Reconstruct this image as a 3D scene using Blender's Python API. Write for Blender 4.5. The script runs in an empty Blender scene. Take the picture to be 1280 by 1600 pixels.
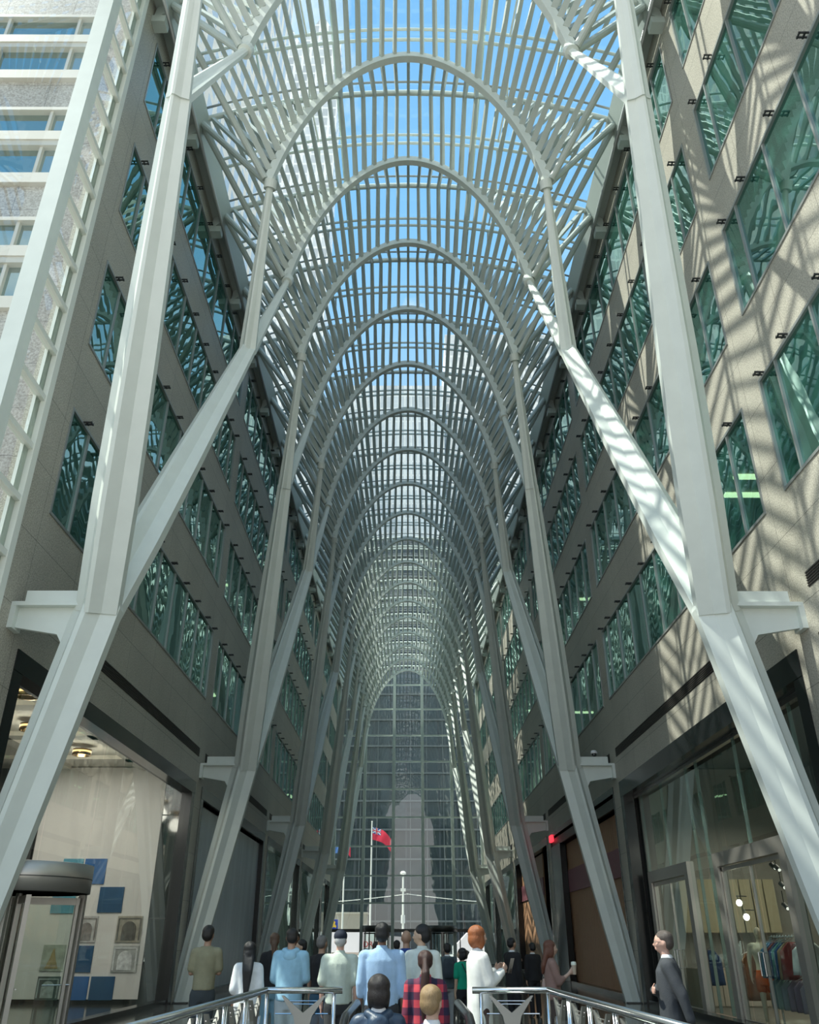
import bpy, bmesh, math, random
from mathutils import Vector, Matrix, Euler, noise
random.seed(7)
scene = bpy.context.scene
COL = scene.collection
PI = math.pi
ORD = ['first','second','third','fourth','fifth','sixth','seventh','eighth','ninth','tenth','eleventh','twelfth','thirteenth','fourteenth','fifteenth','sixteenth','seventeenth','eighteenth','nineteenth','twentieth','twenty-first']

# ---------------------------------------------------------------- materials
def new_mat(name):
    m = bpy.data.materials.new(name); m.use_nodes = True
    return m, m.node_tree.nodes, m.node_tree.links, m.node_tree.nodes['Principled BSDF']
MATS = {}
def mat(name, col, rough=.5, metal=0., spec=.5, noise_amt=0., nscale=6., bump=0., bscale=60., emit=None, estr=0., stretch=None, coat=0.):
    if name in MATS: return MATS[name]
    m, N, L, P = new_mat(name)
    P.inputs['Base Color'].default_value = (*col, 1)
    P.inputs['Roughness'].default_value = rough
    P.inputs['Metallic'].default_value = metal
    P.inputs['Specular IOR Level'].default_value = spec
    P.inputs['Coat Weight'].default_value = coat
    if emit:
        P.inputs['Emission Color'].default_value = (*emit, 1)
        P.inputs['Emission Strength'].default_value = estr
    tc = N.new('ShaderNodeTexCoord'); mp = N.new('ShaderNodeMapping')
    L.new(tc.outputs['Object'], mp.inputs[0])
    if stretch: mp.inputs['Scale'].default_value = stretch
    if noise_amt:
        nz = N.new('ShaderNodeTexNoise'); nz.inputs['Scale'].default_value = nscale; nz.inputs['Detail'].default_value = 6
        L.new(mp.outputs[0], nz.inputs['Vector'])
        rp = N.new('ShaderNodeMapRange'); rp.inputs[1].default_value = .3; rp.inputs[2].default_value = .7
        rp.inputs[3].default_value = 1 - noise_amt; rp.inputs[4].default_value = 1 + noise_amt
        L.new(nz.outputs['Fac'], rp.inputs[0])
        mx = N.new('ShaderNodeVectorMath'); mx.operation = 'SCALE'; mx.inputs[0].default_value = col
        L.new(rp.outputs[0], mx.inputs['Scale']); L.new(mx.outputs[0], P.inputs['Base Color'])
    if bump:
        nb = N.new('ShaderNodeTexNoise'); nb.inputs['Scale'].default_value = bscale; nb.inputs['Detail'].default_value = 4
        L.new(mp.outputs[0], nb.inputs['Vector'])
        bp = N.new('ShaderNodeBump'); bp.inputs['Strength'].default_value = bump; bp.inputs['Distance'].default_value = .02
        L.new(nb.outputs['Fac'], bp.inputs['Height']); L.new(bp.outputs[0], P.inputs['Normal'])
    MATS[name] = m
    return m

def granite_mat(name, c1, c2, axis='x', joint=True, tw=1.87, th=1.3, rough=.45, scale=55.):
    m, N, L, P = new_mat(name)
    geo = N.new('ShaderNodeNewGeometry'); sep = N.new('ShaderNodeSeparateXYZ'); L.new(geo.outputs['Position'], sep.inputs[0])
    cmb = N.new('ShaderNodeCombineXYZ')
    L.new(sep.outputs['Y' if axis == 'x' else 'X'], cmb.inputs[0]); L.new(sep.outputs['Z'], cmb.inputs[1])
    if axis == 'z': L.new(sep.outputs['Y'], cmb.inputs[1])
    nz = N.new('ShaderNodeTexNoise'); nz.inputs['Scale'].default_value = scale; nz.inputs['Detail'].default_value = 3; nz.inputs['Roughness'].default_value = .7
    L.new(geo.outputs['Position'], nz.inputs['Vector'])
    n2 = N.new('ShaderNodeTexNoise'); n2.inputs['Scale'].default_value = .7; n2.inputs['Detail'].default_value = 4
    L.new(geo.outputs['Position'], n2.inputs['Vector'])
    cr = N.new('ShaderNodeMapRange'); cr.inputs[1].default_value = .38; cr.inputs[2].default_value = .62
    L.new(nz.outputs['Fac'], cr.inputs[0])
    mx = N.new('ShaderNodeMix'); mx.data_type = 'RGBA'; mx.inputs['A'].default_value = (*c1, 1); mx.inputs['B'].default_value = (*c2, 1)
    L.new(cr.outputs[0], mx.inputs['Factor'])
    m2 = N.new('ShaderNodeMix'); m2.data_type = 'RGBA'; m2.blend_type = 'MULTIPLY'; m2.inputs['Factor'].default_value = .35
    L.new(mx.outputs['Result'], m2.inputs['A']); L.new(n2.outputs['Fac'], m2.inputs['B'])
    out = m2.outputs['Result']
    if joint:
        br = N.new('ShaderNodeTexBrick'); br.inputs['Scale'].default_value = 1.; br.inputs['Mortar Size'].default_value = .006
        br.inputs['Brick Width'].default_value = tw; br.inputs['Row Height'].default_value = th; br.offset = 0.
        br.inputs['Color1'].default_value = (1,1,1,1); br.inputs['Color2'].default_value = (.93,.93,.93,1); br.inputs['Mortar'].default_value = (.35,.35,.35,1)
        L.new(cmb.outputs[0], br.inputs['Vector'])
        m3 = N.new('ShaderNodeMix'); m3.data_type = 'RGBA'; m3.blend_type = 'MULTIPLY'; m3.inputs['Factor'].default_value = 1
        L.new(out, m3.inputs['A']); L.new(br.outputs['Color'], m3.inputs['B']); out = m3.outputs['Result']
    L.new(out, P.inputs['Base Color']); P.inputs['Roughness'].default_value = rough
    MATS[name] = m
    return m

def glass_mat(name, tint, refl=(1,1,1), base=.06, wavy=0., wscale=1.2, rough=0., body=None, bodyfac=0., wstretch=(1,1,1)):
    """thin pane: tinted transparency + mirror by fresnel, optional wavy surface and a body colour"""
    m, N, L, P = new_mat(name); N.remove(P)
    out = N['Material Output']
    tr = N.new('ShaderNodeBsdfTransparent'); tr.inputs[0].default_value = (*tint, 1)
    gl = N.new('ShaderNodeBsdfGlossy'); gl.inputs['Color'].default_value = (*refl, 1); gl.inputs['Roughness'].default_value = rough
    lw = N.new('ShaderNodeLayerWeight'); lw.inputs['Blend'].default_value = .5
    fr = N.new('ShaderNodeMath'); fr.operation = 'POWER'; fr.inputs[1].default_value = 5.; L.new(lw.outputs['Facing'], fr.inputs[0])
    mr = N.new('ShaderNodeMapRange'); mr.inputs[1].default_value = .0; mr.inputs[2].default_value = 1.; mr.inputs[3].default_value = base; mr.inputs[4].default_value = 1.
    L.new(fr.outputs[0], mr.inputs[0])
    if wavy:
        tc = N.new('ShaderNodeNewGeometry'); mp = N.new('ShaderNodeMapping'); mp.inputs['Scale'].default_value = wstretch
        L.new(tc.outputs['Position'], mp.inputs[0])
        nz = N.new('ShaderNodeTexNoise'); nz.inputs['Scale'].default_value = wscale; nz.inputs['Detail'].default_value = 1.5
        L.new(mp.outputs[0], nz.inputs['Vector'])
        bp = N.new('ShaderNodeBump'); bp.inputs['Strength'].default_value = 1; bp.inputs['Distance'].default_value = wavy
        L.new(nz.outputs['Fac'], bp.inputs['Height']); L.new(bp.outputs[0], gl.inputs['Normal'])
    src = tr.outputs[0]
    if bodyfac:
        df = N.new('ShaderNodeBsdfDiffuse'); df.inputs[0].default_value = (*body, 1)
        mb = N.new('ShaderNodeMixShader'); mb.inputs[0].default_value = bodyfac
        L.new(src, mb.inputs[1]); L.new(df.outputs[0], mb.inputs[2]); src = mb.outputs[0]
    mx = N.new('ShaderNodeMixShader'); L.new(mr.outputs[0], mx.inputs[0]); L.new(src, mx.inputs[1]); L.new(gl.outputs[0], mx.inputs[2])
    L.new(mx.outputs[0], out.inputs['Surface'])
    MATS[name] = m
    return m

def wood_mat(name, c1, c2, plank=.3):
    m, N, L, P = new_mat(name)
    geo = N.new('ShaderNodeNewGeometry'); mp = N.new('ShaderNodeMapping'); mp.inputs['Scale'].default_value = (8, 8, .7)
    L.new(geo.outputs['Position'], mp.inputs[0])
    nz = N.new('ShaderNodeTexNoise'); nz.inputs['Scale'].default_value = 3; nz.inputs['Detail'].default_value = 5; L.new(mp.outputs[0], nz.inputs['Vector'])
    mx = N.new('ShaderNodeMix'); mx.data_type = 'RGBA'; mx.inputs['A'].default_value = (*c1, 1); mx.inputs['B'].default_value = (*c2, 1)
    L.new(nz.outputs['Fac'], mx.inputs['Factor']); L.new(mx.outputs['Result'], P.inputs['Base Color']); P.inputs['Roughness'].default_value = .5
    MATS[name] = m
    return m

def facade_mat(name, wall, glass, pw, ph, fw, fh, rough=.15, axis='x', mix_noise=.3, METL=.1):
    """far-off building skin: a window grid as surface pattern"""
    m, N, L, P = new_mat(name)
    geo = N.new('ShaderNodeNewGeometry'); sep = N.new('ShaderNodeSeparateXYZ'); L.new(geo.outputs['Position'], sep.inputs[0])
    add = N.new('ShaderNodeMath'); add.operation = 'ADD'; L.new(sep.outputs['X'], add.inputs[0]); L.new(sep.outputs['Y'], add.inputs[1])
    cmb = N.new('ShaderNodeCombineXYZ'); L.new(add.outputs[0], cmb.inputs[0]); L.new(sep.outputs['Z'], cmb.inputs[1])
    br = N.new('ShaderNodeTexBrick'); br.offset = 0; br.inputs['Scale'].default_value = 1
    br.inputs['Brick Width'].default_value = pw; br.inputs['Row Height'].default_value = ph; br.inputs['Mortar Size'].default_value = fw
    br.inputs['Mortar Smooth'].default_value = 0; br.inputs['Bias'].default_value = 0
    br.inputs['Color1'].default_value = (*glass, 1); br.inputs['Color2'].default_value = (*[g * (1 - mix_noise) for g in glass], 1); br.inputs['Mortar'].default_value = (*wall, 1)
    L.new(cmb.outputs[0], br.inputs['Vector']); L.new(br.outputs['Color'], P.inputs['Base Color'])
    mr = N.new('ShaderNodeMapRange'); mr.inputs[3].default_value = rough; mr.inputs[4].default_value = .7
    L.new(br.outputs['Fac'], mr.inputs[0]); L.new(mr.outputs[0], P.inputs['Roughness'])
    mm = N.new('ShaderNodeMapRange'); mm.inputs[3].default_value = .6; mm.inputs[4].default_value = 0.
    mm.inputs[3].default_value = METL; L.new(br.outputs['Fac'], mm.inputs[0]); L.new(mm.outputs[0], P.inputs['Metallic'])
    nz = N.new('ShaderNodeTexNoise'); nz.inputs['Scale'].default_value = .6; L.new(geo.outputs['Position'], nz.inputs['Vector'])
    bp = N.new('ShaderNodeBump'); bp.inputs['Distance'].default_value = .1; bp.inputs['Strength'].default_value = .6
    L.new(nz.outputs['Fac'], bp.inputs['Height']); L.new(bp.outputs[0], P.inputs['Normal'])
    MATS[name] = m
    return m

WHITE = mat('white_painted_steel', (.70,.75,.70), .42, spec=.45, noise_amt=.03, nscale=3)
SLATP = mat('pale_grey_slat_paint', (.50,.55,.51), .45, noise_amt=.03, nscale=3)
WHITE2 = mat('white_window_frame_paint', (.78,.80,.74), .5)
GRAN = granite_mat('grey_granite_cladding', (.38,.355,.29), (.70,.665,.565), scale=38)
GRANL = granite_mat('pale_granite_cladding', (.42,.37,.33), (.72,.68,.64), 'y', scale=22, tw=1.7, th=1.03)
FLOOR = granite_mat('polished_floor_stone', (.05,.055,.05), (.12,.12,.11), 'z', tw=.9, th=.9, rough=.12)
GREENGL = glass_mat('green_reflective_glass', (.30,.62,.50), (.70,.97,.90), .26, wavy=.0035, wscale=.9, wstretch=(1,1.4,.8), body=(.045,.185,.145), bodyfac=.38)
ROOFGL = glass_mat('clear_roof_glass', (.86,.93,.92), base=.03)
CLEAR = glass_mat('clear_greenish_glass', (.87,.93,.905), base=.04)
CLEARW = glass_mat('clear_wavy_glass', (.80,.90,.86), base=.10, wavy=.004, wscale=.8)
SHOPGL = glass_mat('shopfront_glass', (.72,.82,.78), (.8,.95,.9), .10, wavy=.002, wscale=.8)
BLACK = mat('black_polished_frame', (.012,.013,.014), .18, spec=.6)
BLKGL = mat('black_polished_stone', (.02,.022,.025), .06, spec=.8, coat=.5)
FRAME = mat('grey_anodised_aluminium', (.36,.38,.37), .4, .55)
CLEAT = mat('dark_cleat_metal', (.05,.05,.05), .4, .5)
STEEL = mat('brushed_stainless_steel', (.62,.62,.60), .26, .95, bump=.08, bscale=30, stretch=(1,1,12))
BRONZE = mat('brushed_nickel_door_metal', (.50,.47,.42), .32, .7, bump=.1, bscale=30, stretch=(12,12,.4))
DARKM = mat('dark_metal', (.09,.09,.085), .4, .6)
GUT = mat('pale_green_gutter_paint', (.50,.56,.52), .5)
SOFF = mat('grey_soffit_panel', (.16,.155,.15), .35)
INTW = mat('dim_office_wall', (.45,.55,.47), .8)
SLAB = mat('office_ceiling_tile', (.30,.32,.28), .8)
LIGHTM = mat('warm_office_light', (1,.9,.7), .5, emit=(1,.82,.55), estr=3.5)

# ---------------------------------------------------------------- mesh builder
class MB:
    def __init__(s): s.v = []; s.f = []; s.mi = []
    def add(s, vs, fs, mi=0):
        o = len(s.v); s.v += [Vector(p) for p in vs]; s.f += [tuple(i + o for i in f) for f in fs]; s.mi += [mi] * len(fs)
        return s
    def box(s, x0, x1, y0, y1, z0, z1, mi=0):
        x0, x1 = sorted((x0, x1)); y0, y1 = sorted((y0, y1)); z0, z1 = sorted((z0, z1))
        return s.add([(x0,y0,z0),(x1,y0,z0),(x1,y1,z0),(x0,y1,z0),(x0,y0,z1),(x1,y0,z1),(x1,y1,z1),(x0,y1,z1)],
                     [(0,3,2,1),(4,5,6,7),(0,1,5,4),(1,2,6,5),(2,3,7,6),(3,0,4,7)], mi)
    def loft(s, rings, cap=True, closed=True, mi=0):
        n = len(rings[0]); vs = [p for r in rings for p in r]; fs = []
        for k in range(len(rings) - 1):
            for i in range(n if closed else n - 1):
                j = (i + 1) % n
                fs.append((k*n+i, k*n+j, (k+1)*n+j, (k+1)*n+i))
        if cap:
            fs.append(tuple(range(n))[::-1]); fs.append(tuple(range((len(rings)-1)*n, len(rings)*n)))
        return s.add(vs, fs, mi)
    def beam(s, p0, p1, w, h, up=(0,0,1), w1=None, h1=None, mi=0):
        p0 = Vector(p0); p1 = Vector(p1); d = (p1 - p0).normalized(); up = Vector(up)
        a = d.cross(up)
        if a.length < 1e-4: a = d.cross(Vector((1,0,0)))
        a.normalize(); b = a.cross(d).normalized()
        w1 = w if w1 is None else w1; h1 = h if h1 is None else h1
        R = []
        for p, ww, hh in ((p0, w, h), (p1, w1, h1)):
            R.append([p - a*ww/2 - b*hh/2, p + a*ww/2 - b*hh/2, p + a*ww/2 + b*hh/2, p - a*ww/2 + b*hh/2])
        return s.loft(R, mi=mi)
    def tube(s, pts, r, n=8, mi=0, cap=True):
        pts = [Vector(p) for p in pts]; rs = r if isinstance(r, (list, tuple)) else [r] * len(pts)
        R = []; prev = None
        for i, p in enumerate(pts):
            d = (pts[min(i+1, len(pts)-1)] - pts[max(i-1, 0)]).normalized()
            if prev is None:
                a = d.cross(Vector((0,0,1)))
                if a.length < .05: a = d.cross(Vector((0,1,0)))
            else: a = prev - d * prev.dot(d)
            a.normalize(); prev = a; b = d.cross(a)
            R.append([p + (a*math.cos(t) + b*math.sin(t)) * rs[i] for t in [2*PI*k/n for k in range(n)]])
        return s.loft(R, cap, mi=mi)
    def lathe(s, prof, c=(0,0,0), n=24, mi=0, a0=0., a1=2*PI):
        c = Vector(c); full = abs(a1 - a0 - 2*PI) < 1e-6; m = n if full else n + 1
        R = []
        for r, z in prof:
            R.append([c + Vector((r*math.cos(a0+(a1-a0)*k/n), r*math.sin(a0+(a1-a0)*k/n), z)) for k in range(m)])
        return s.loft(R, full, full, mi)
    def poly(s, pts, thick, mi=0):
        """flat outline (list of 3D points) thickened along vector"""
        pts = [Vector(p) for p in pts]; t = Vector(thick)
        return s.loft([[p for p in pts], [p + t for p in pts]], mi=mi)
    def build(s, name, material, parent=None, smooth=False, origin=None, **props):
        off = Vector((0,0,0))
        if parent is not None: off = wloc(parent)
        elif origin is not None: off = Vector(origin)
        me = bpy.data.meshes.new(name)
        me.from_pydata([tuple(p - off) for p in s.v], [], s.f)
        mats = material if isinstance(material, (list, tuple)) else [material]
        for m in mats: me.materials.append(m)
        if len(mats) > 1:
            for p, i in zip(me.polygons, s.mi): p.material_index = i
        me.validate()
        bm = bmesh.new(); bm.from_mesh(me); bmesh.ops.recalc_face_normals(bm, faces=bm.faces); bm.to_mesh(me); bm.free()
        if smooth:
            for p in me.polygons: p.use_smooth = True
        o = bpy.data.objects.new(name, me); COL.objects.link(o)
        if parent is not None: o.parent = parent
        elif origin is not None: o.location = off
        for k, v in props.items(): o[k] = v
        return o
LOC = {}
def wloc(o):
    p = Vector(o.location)
    while o.parent is not None: o = o.parent; p = p + o.location
    return p
def tag(o, label=None, cat=None, group=None, kind=None):
    if label: o['label'] = label
    if cat: o['category'] = cat
    if group: o['group'] = group
    if kind: o['kind'] = kind
    return o
def thing(name, loc, label=None, cat=None, group=None, kind=None, rz=0):
    o = bpy.data.objects.new(name, None); COL.objects.link(o); o.location = loc; o.rotation_euler = (0,0,rz); o.empty_display_size = .2
    return tag(o, label, cat, group, kind)
def copy_tree(o, parent=None, loc=None):
    c = o.copy(); COL.objects.link(c); c.parent = parent
    if loc is not None: c.location = loc
    for ch in list(o.children): copy_tree(ch, c)
    return c

# ---------------------------------------------------------------- layout constants (metres)
XW = 6.55          # face of both side walls
PY = 12.9; BP = 13.95    # first pier, bay pitch
YEND = 76.3
ROWS = [(8.47,10.81),(12.38,14.68),(16.18,18.45),(19.97,22.25)]
ARC = [14.64 + 3.4875*n for n in range(-2, 18)]
def arch_pt(t):      # t in -1..1 -> point on the inner parabola, by x
    return 3.5*t, 23.68 - 5.0*(.8*t*t + .2*t**8)
def outer_pt(x):     # shallow outer vault
    R = 15.4; return x, 24.72 - (R - math.sqrt(R*R - x*x))

# ---------------------------------------------------------------- roof arches
NS = 18
# equal arc length parameters on the parabola
samp = [(i/400.) for i in range(401)]
acc = [0.]
for i in range(400):
    a = arch_pt(samp[i]); b = arch_pt(samp[i+1]); acc.append(acc[-1] + math.hypot(a[0]-b[0], a[1]-b[1]))
def t_at(f):
    L_ = f*acc[-1]
    for i in range(400):
        if acc[i+1] >= L_: return samp[i] + (L_-acc[i])/(acc[i+1]-acc[i])/400.
    return 1.
TS = [math.copysign(t_at(abs(i)/NS), i) for i in range(-NS, NS+1)]

def slat_geo(mb, i, sgn):
    t = TS[i+NS]; x, z = arch_pt(t); xo, zo = outer_pt(i/NS*6.22)
    n = Vector((5*(1.6*t + 1.6*t**7)/3.5, 0, 1)).normalized()    # outward normal of parabola
    p0 = Vector((x, 0, z)) + n*.14 + Vector((0, .05*sgn, 0)); p1 = Vector((xo, 1.745*sgn, zo - .14))
    d = (p1-p0).normalized(); w = d.cross(n)
    if abs(i) == NS: mb.tube([p0, p1], [.085, .10], 10)
    else: mb.beam(p0, p1, .09, .15, up=n, w1=.09, h1=.10)

def make_arch(detail):
    root = thing('roof_arch', (0,0,0), 'x', 'roof arch', 'parabolic arches under the glass roof')
    mb = MB(); R = []
    for k in range(49):
        t = -1 + 2*k/48; x, z = arch_pt(t); n = Vector((5*(1.6*t + 1.6*t**7)/3.5, 0, 1)).normalized()
        c = Vector((x, 0, z)) + n*.06; wy = .10
        R.append([c - n*.11 + Vector((0,-wy,0)), c - n*.11 + Vector((0,wy,0)), c + n*.11 + Vector((0,wy*.8,0)), c + n*.11 + Vector((0,-wy*.8,0))])
    mb.loft(R); mb.build('arch_rib', WHITE, root)
    if detail:
        for i in range(-NS, NS+1):
            for s in (-1, 1):
                m = MB(); slat_geo(m, i, s); m.build('strut' if abs(i) == NS else 'slat', SLATP, root)
    else:
        m = MB()
        for i in range(-NS, NS+1):
            for s in (-1, 1): slat_geo(m, i, s)
        m.build('slats', SLATP, root, kind='stuff')
    return root
pa = make_arch(True); pb = make_arch(False)
ua = ub = False
for n, y in enumerate(ARC):
    if n < 11:
        o = pa if not ua else copy_tree(pa); ua = True
    else:
        o = pb if not ub else copy_tree(pb); ub = True
    o.location = (0, y, 0)
    k = n - 1
    o['label'] = 'white slatted roof arch just above the frame, nearest of all' if n == 0 else '%s white parabolic roof arch, counting from the top of the photo' % ORD[k]

# ---------------------------------------------------------------- roof glazing with purlins (the ceiling)
YR0, YR1 = ARC[0] - 1.74, YEND
ceil = thing('ceiling', (0, 40, 23.4), kind='structure', label='shallow barrel roof of clear glass over the hall')
mb = MB(); xs = [-6.25 + 12.5*k/20 for k in range(21)]
mb.loft([[Vector((x, YR0, outer_pt(x)[1] + .16)) for x in xs], [Vector((x, YR1, outer_pt(x)[1] + .16)) for x in xs]], cap=False, closed=False)
mb.build('roof_glass', ROOFGL, ceil)
def ring(y, r, dz, mat_, nm):
    m = MB(); m.tube([(x, y, outer_pt(x)[1] + dz) for x in xs], r, 8); m.build(nm, mat_, ceil, smooth=True)
for n, y in enumerate(ARC):
    ring(y - .14, .045, .06, WHITE, 'purlin_ring'); ring(y + .14, .05, .02, WHITE, 'purlin_ring')
    ring(y + 1.744, .085, -.1, WHITE, 'pipe_ring'); ring(y + 1.52, .035, .1, FRAME, 'purlin_ring')
for x in (-4.4, -2.2, 2.2, 4.4):
    m = MB(); m.beam((x, YR0, outer_pt(x)[1]+.22), (x, YR1, outer_pt(x)[1]+.22), .05, .08); m.build('glazing_bar', WHITE, ceil)
for x in (-2.9, 2.9):   # slim zig-zag bracing rods under the glass
    for n, y in enumerate(ARC[1:12]):
        m = MB()
        m.tube([(x, y+.14, outer_pt(x)[1]), (x*1.04, y+1.74, outer_pt(x)[1]-.1)], .03, 6)
        m.tube([(x*1.04, y+1.74, outer_pt(x)[1]-.1), (x, y+3.35, outer_pt(x)[1])], .03, 6)
        m.build('brace_rod', WHITE2, ceil)
for s in (-1, 1):
    m = MB(); m.box(s*6.14, s*6.34, YR0, YR1, 23.22, 23.5); m.build('edge_beam', WHITE, ceil)
    m = MB()
    m.loft([[Vector((s*6.20, y, 22.74)), Vector((s*6.26, y, 22.74)), Vector((s*6.02, y, 23.40)), Vector((s*5.96, y, 23.40))] for y in (YR0, YR1)]); m.build('gutter_panel', GUT, ceil)
    m = MB(); m.tube([(s*6.18, YR0, 22.62), (s*6.18, YR1, 22.62)], .055, 10); m.build('gutter_rail', FRAME, ceil, smooth=True)
    m = MB(); m.box(s*6.34, s*6.95, YR0, YR1, 23.02, 23.3); m.build('gutter_top', GUT, ceil)
    for n, y in enumerate(ARC):
        yy = y + 1.744
        if yy > 75: continue
        m = MB()
        m.poly([(s*6.5, yy-.09, 22.95), (s*6.1, yy-.09, 23.35), (s*6.1, yy-.09, 23.1), (s*6.25, yy-.09, 22.75), (s*6.55, yy-.09, 22.45)], (0, .18, 0))
        m.box(s*6.2, s*6.56, yy-.16, yy+.16, 22.28, 22.52)
        m.build('gutter_bracket', GUT, ceil)

# ---------------------------------------------------------------- steel tree columns
STAR = [(.34,-.05),(.34,.05),(.20,.13),(.10,.30),(.03,.30),(-.12,.15),(-.34,.09),(-.34,-.09),(-.12,-.15),(.03,-.30),(.10,-.30),(.20,-.13)]
HEX = [(.3,-.10),(.3,.10),(.22,.2),(.10,.28),(-.02,.29),(-.16,.22),(-.28,.1),(-.28,-.1),(-.16,-.22),(-.02,-.29),(.10,-.28),(.22,-.2)]
def star_ring(p, d, sc, s, blend=0.):
    d = d.normalized(); e1 = Vector((s, 0, 0)); e1 = (e1 - d*e1.dot(d)).normalized(); e2 = d.cross(e1).normalized()
    return [p + e1*(a[0]*(1-blend)+b[0]*blend)*sc + e2*(a[1]*(1-blend)+b[1]*blend)*sc for a, b in zip(STAR, HEX)]
def member(name, pts, scs, s, root, blends=None):
    pts = [Vector(p) for p in pts]; R = []
    for i, p in enumerate(pts):
        d = pts[min(i+1, len(pts)-1)] - pts[max(i-1, 0)]
        R.append(star_ring(p, d, scs[i], s, blends[i] if blends else 0))
    m = MB(); m.loft(R); return m.build(name, WHITE, root)
def make_column(s):
    root = thing('branching_column', (s*6.42, 0, 0), 'x', 'column', 'white branching columns along both walls')
    base = (s*6.42, 0, 0.02); knee = (s*5.15, 0, 6.5)
    member('trunk', [base, (s*6.1, 0, 1.7), (s*5.5, 0, 4.7), knee, (s*5.08, 0, 6.85)], [.80, .95, 1.08, 1.14, .8], s, root)
    for q in (-1, 1):
        fork = (s*4.03, q*3.49, 14.7)
        kn = Vector(knee) + Vector((0, q*.05, -.12)); fk = Vector(fork)
        mid = kn.lerp(fk, .5)
        member('branch', [kn, kn.lerp(fk, .2), mid, fk, fk + (fk-kn).normalized()*.2], [1.04, 1.10, .98, .64, .34], s, root)
        for r in (-1, 1):
            node = Vector((s*3.5, q*3.4875 + r*1.744, 18.68))
            f2 = fk + Vector((0, 0, -.1))
            member('upper_arm', [f2, f2.lerp(node, .5), node - (node-f2).normalized()*.12], [.62, .46, .29], s, root, [.1, .5, 1])
            d = (node - f2).normalized()
            m = MB(); m.tube([node - d*.2, node + d*.03], .155, 16); m.tube([node - d*.16, node + Vector((0, 0, .16))], .11, 12)
            m.build('collar', WHITE, root)
    m = MB()    # bracket arm back to the wall
    m.box(s*5.35, s*6.50, -.17, .17, 6.46, 6.53)
    m.poly([(s*5.3, -.04, 6.46), (s*6.48, -.04, 6.46), (s*6.48, -.04, 6.12), (s*5.75, -.04, 6.0), (s*5.45, -.04, 5.5)], (0, .08, 0))
    m.box(s*6.46, s*6.55, -.16, .16, 6.08, 6.53)
    m.build('wall_bracket', WHITE, root)
    m = MB(); m.box(s*5.3, s*6.36, -.11, .11, 6.53, 6.74); m.build('cable_tray', WHITE, root)
    m = MB(); m.box(s*6.15, s*6.55, -.3, .3, 0, .03); m.build('base_plate', DARKM, root)
    return root
for s, side in ((-1, 'left'), (1, 'right')):
    proto = make_column(s)
    for k in range(5):
        o = proto if k == 0 else copy_tree(proto)
        o.location = (s*6.42, PY + BP*k, 0)
        o['label'] = ('white steel column with four branches on the %s, %s' % (side, 'nearest the camera' if k == 0 else ORD[k] + ' from the camera' if k < 4 else 'farthest away beside the end window'))

# ---------------------------------------------------------------- side walls
def bays(side):
    out = []
    k0 = -1 if side > 0 else 0
    for k in range(k0, 5):
        a = PY + BP*k + .4; b = PY + BP*(k+1) - .45
        if k == 4: b = YEND - .5
        out.append((k, a, b))
    return out
for s, side in ((-1, 'left'), (1, 'right')):
    m = MB(); x0, x1 = s*XW, s*(XW+.4)
    ya = 12.35 if s < 0 else -1.5; yb = YEND
    zb = [(5.9, ROWS[0][0])] + [(ROWS[i][1], ROWS[i+1][0]) for i in range(3)] + [(ROWS[3][1], 23.05)]
    for z0, z1 in zb: m.box(x0, x1, ya, yb, z0, z1)
    edges = [(ya, PY+.4)] if s < 0 else [(ya, PY-BP+.4), (PY-.45, PY+.4)]
    edges += [(PY+BP*k-.45, PY+BP*k+.4) for k in range(1, 5)] + [(YEND-.5, YEND)]
    for a, b in edges:
        m.box(x0, x1, a, b, 0, 5.9)
        for z0, z1 in ROWS: m.box(x0, x1, a, b, z0, z1)
    m.build('wall_' + side, GRAN, kind='structure')

# windows -------------------------------------------------------
WN = [0]
def window(s, ya, yb, z0, z1, k, row, cleats=True):
    WN[0] += 1
    root = thing('window_%d' % WN[0], (s*(XW+.1), (ya+yb)/2, z0), kind='structure')
    m = MB(); xa, xb = s*(XW-.02), s*(XW+.08); fw = .055
    m.box(xa, xb, ya, yb, z0, z0+fw); m.box(xa, xb, ya, yb, z1-fw, z1); m.box(xa, xb, ya, ya+fw, z0+fw, z1-fw); m.box(xa, xb, yb-fw, yb, z0+fw, z1-fw)
    m.build('window_frame', FRAME, root)
    y0 = PY + BP*k
    mul = [y0 + 1.36 + 1.43*i for i in range(9)]
    mul = [q for q in mul if ya+.3 < q < yb-.3]
    if mul:
        m = MB()
        for q in mul: m.box(s*(XW-.01), s*(XW+.07), q-.025, q+.025, z0+fw, z1-fw)
        m.build('mullion', FRAME, root)
    m = MB()
    es = [ya] + mul + [yb]
    for a, b in zip(es[:-1], es[1:]):
        j = random.uniform(-.006, .006); j2 = random.uniform(-.004, .004)
        X = XW+.035
        m.add([(s*(X+j), a, z0+.03), (s*(X-j), b, z0+.03), (s*(X-j+j2), b, z1-.03), (s*(X+j+j2), a, z1-.03)], [(0,1,2,3)])
    m.build('pane', GREENGL, root)
    if cleats:
        for q in [ (a+b)/2 + .1 for a, b in zip(es[:-1], es[1:])]:
            m = MB(); m.box(s*(XW-.19), s*(XW+.03), q-.05, q-.03, z1-.02, z1+.015); m.box(s*(XW-.19), s*(XW+.03), q+.03, q+.05, z1-.02, z1+.015); m.box(s*(XW-.10), s*(XW-.07), q-.06, q+.06, z1-.025, z1); m.box(s*(XW-.19), s*(XW-.165), q-.06, q+.06, z1-.025, z1)
            m.build('cleat', CLEAT, root)
    return root
for s in (-1, 1):
    for k, a, b in bays(s):
        for r, (z0, z1) in enumerate(ROWS): window(s, a, b, z0, z1, k, r, cleats=(k < 3))
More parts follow.
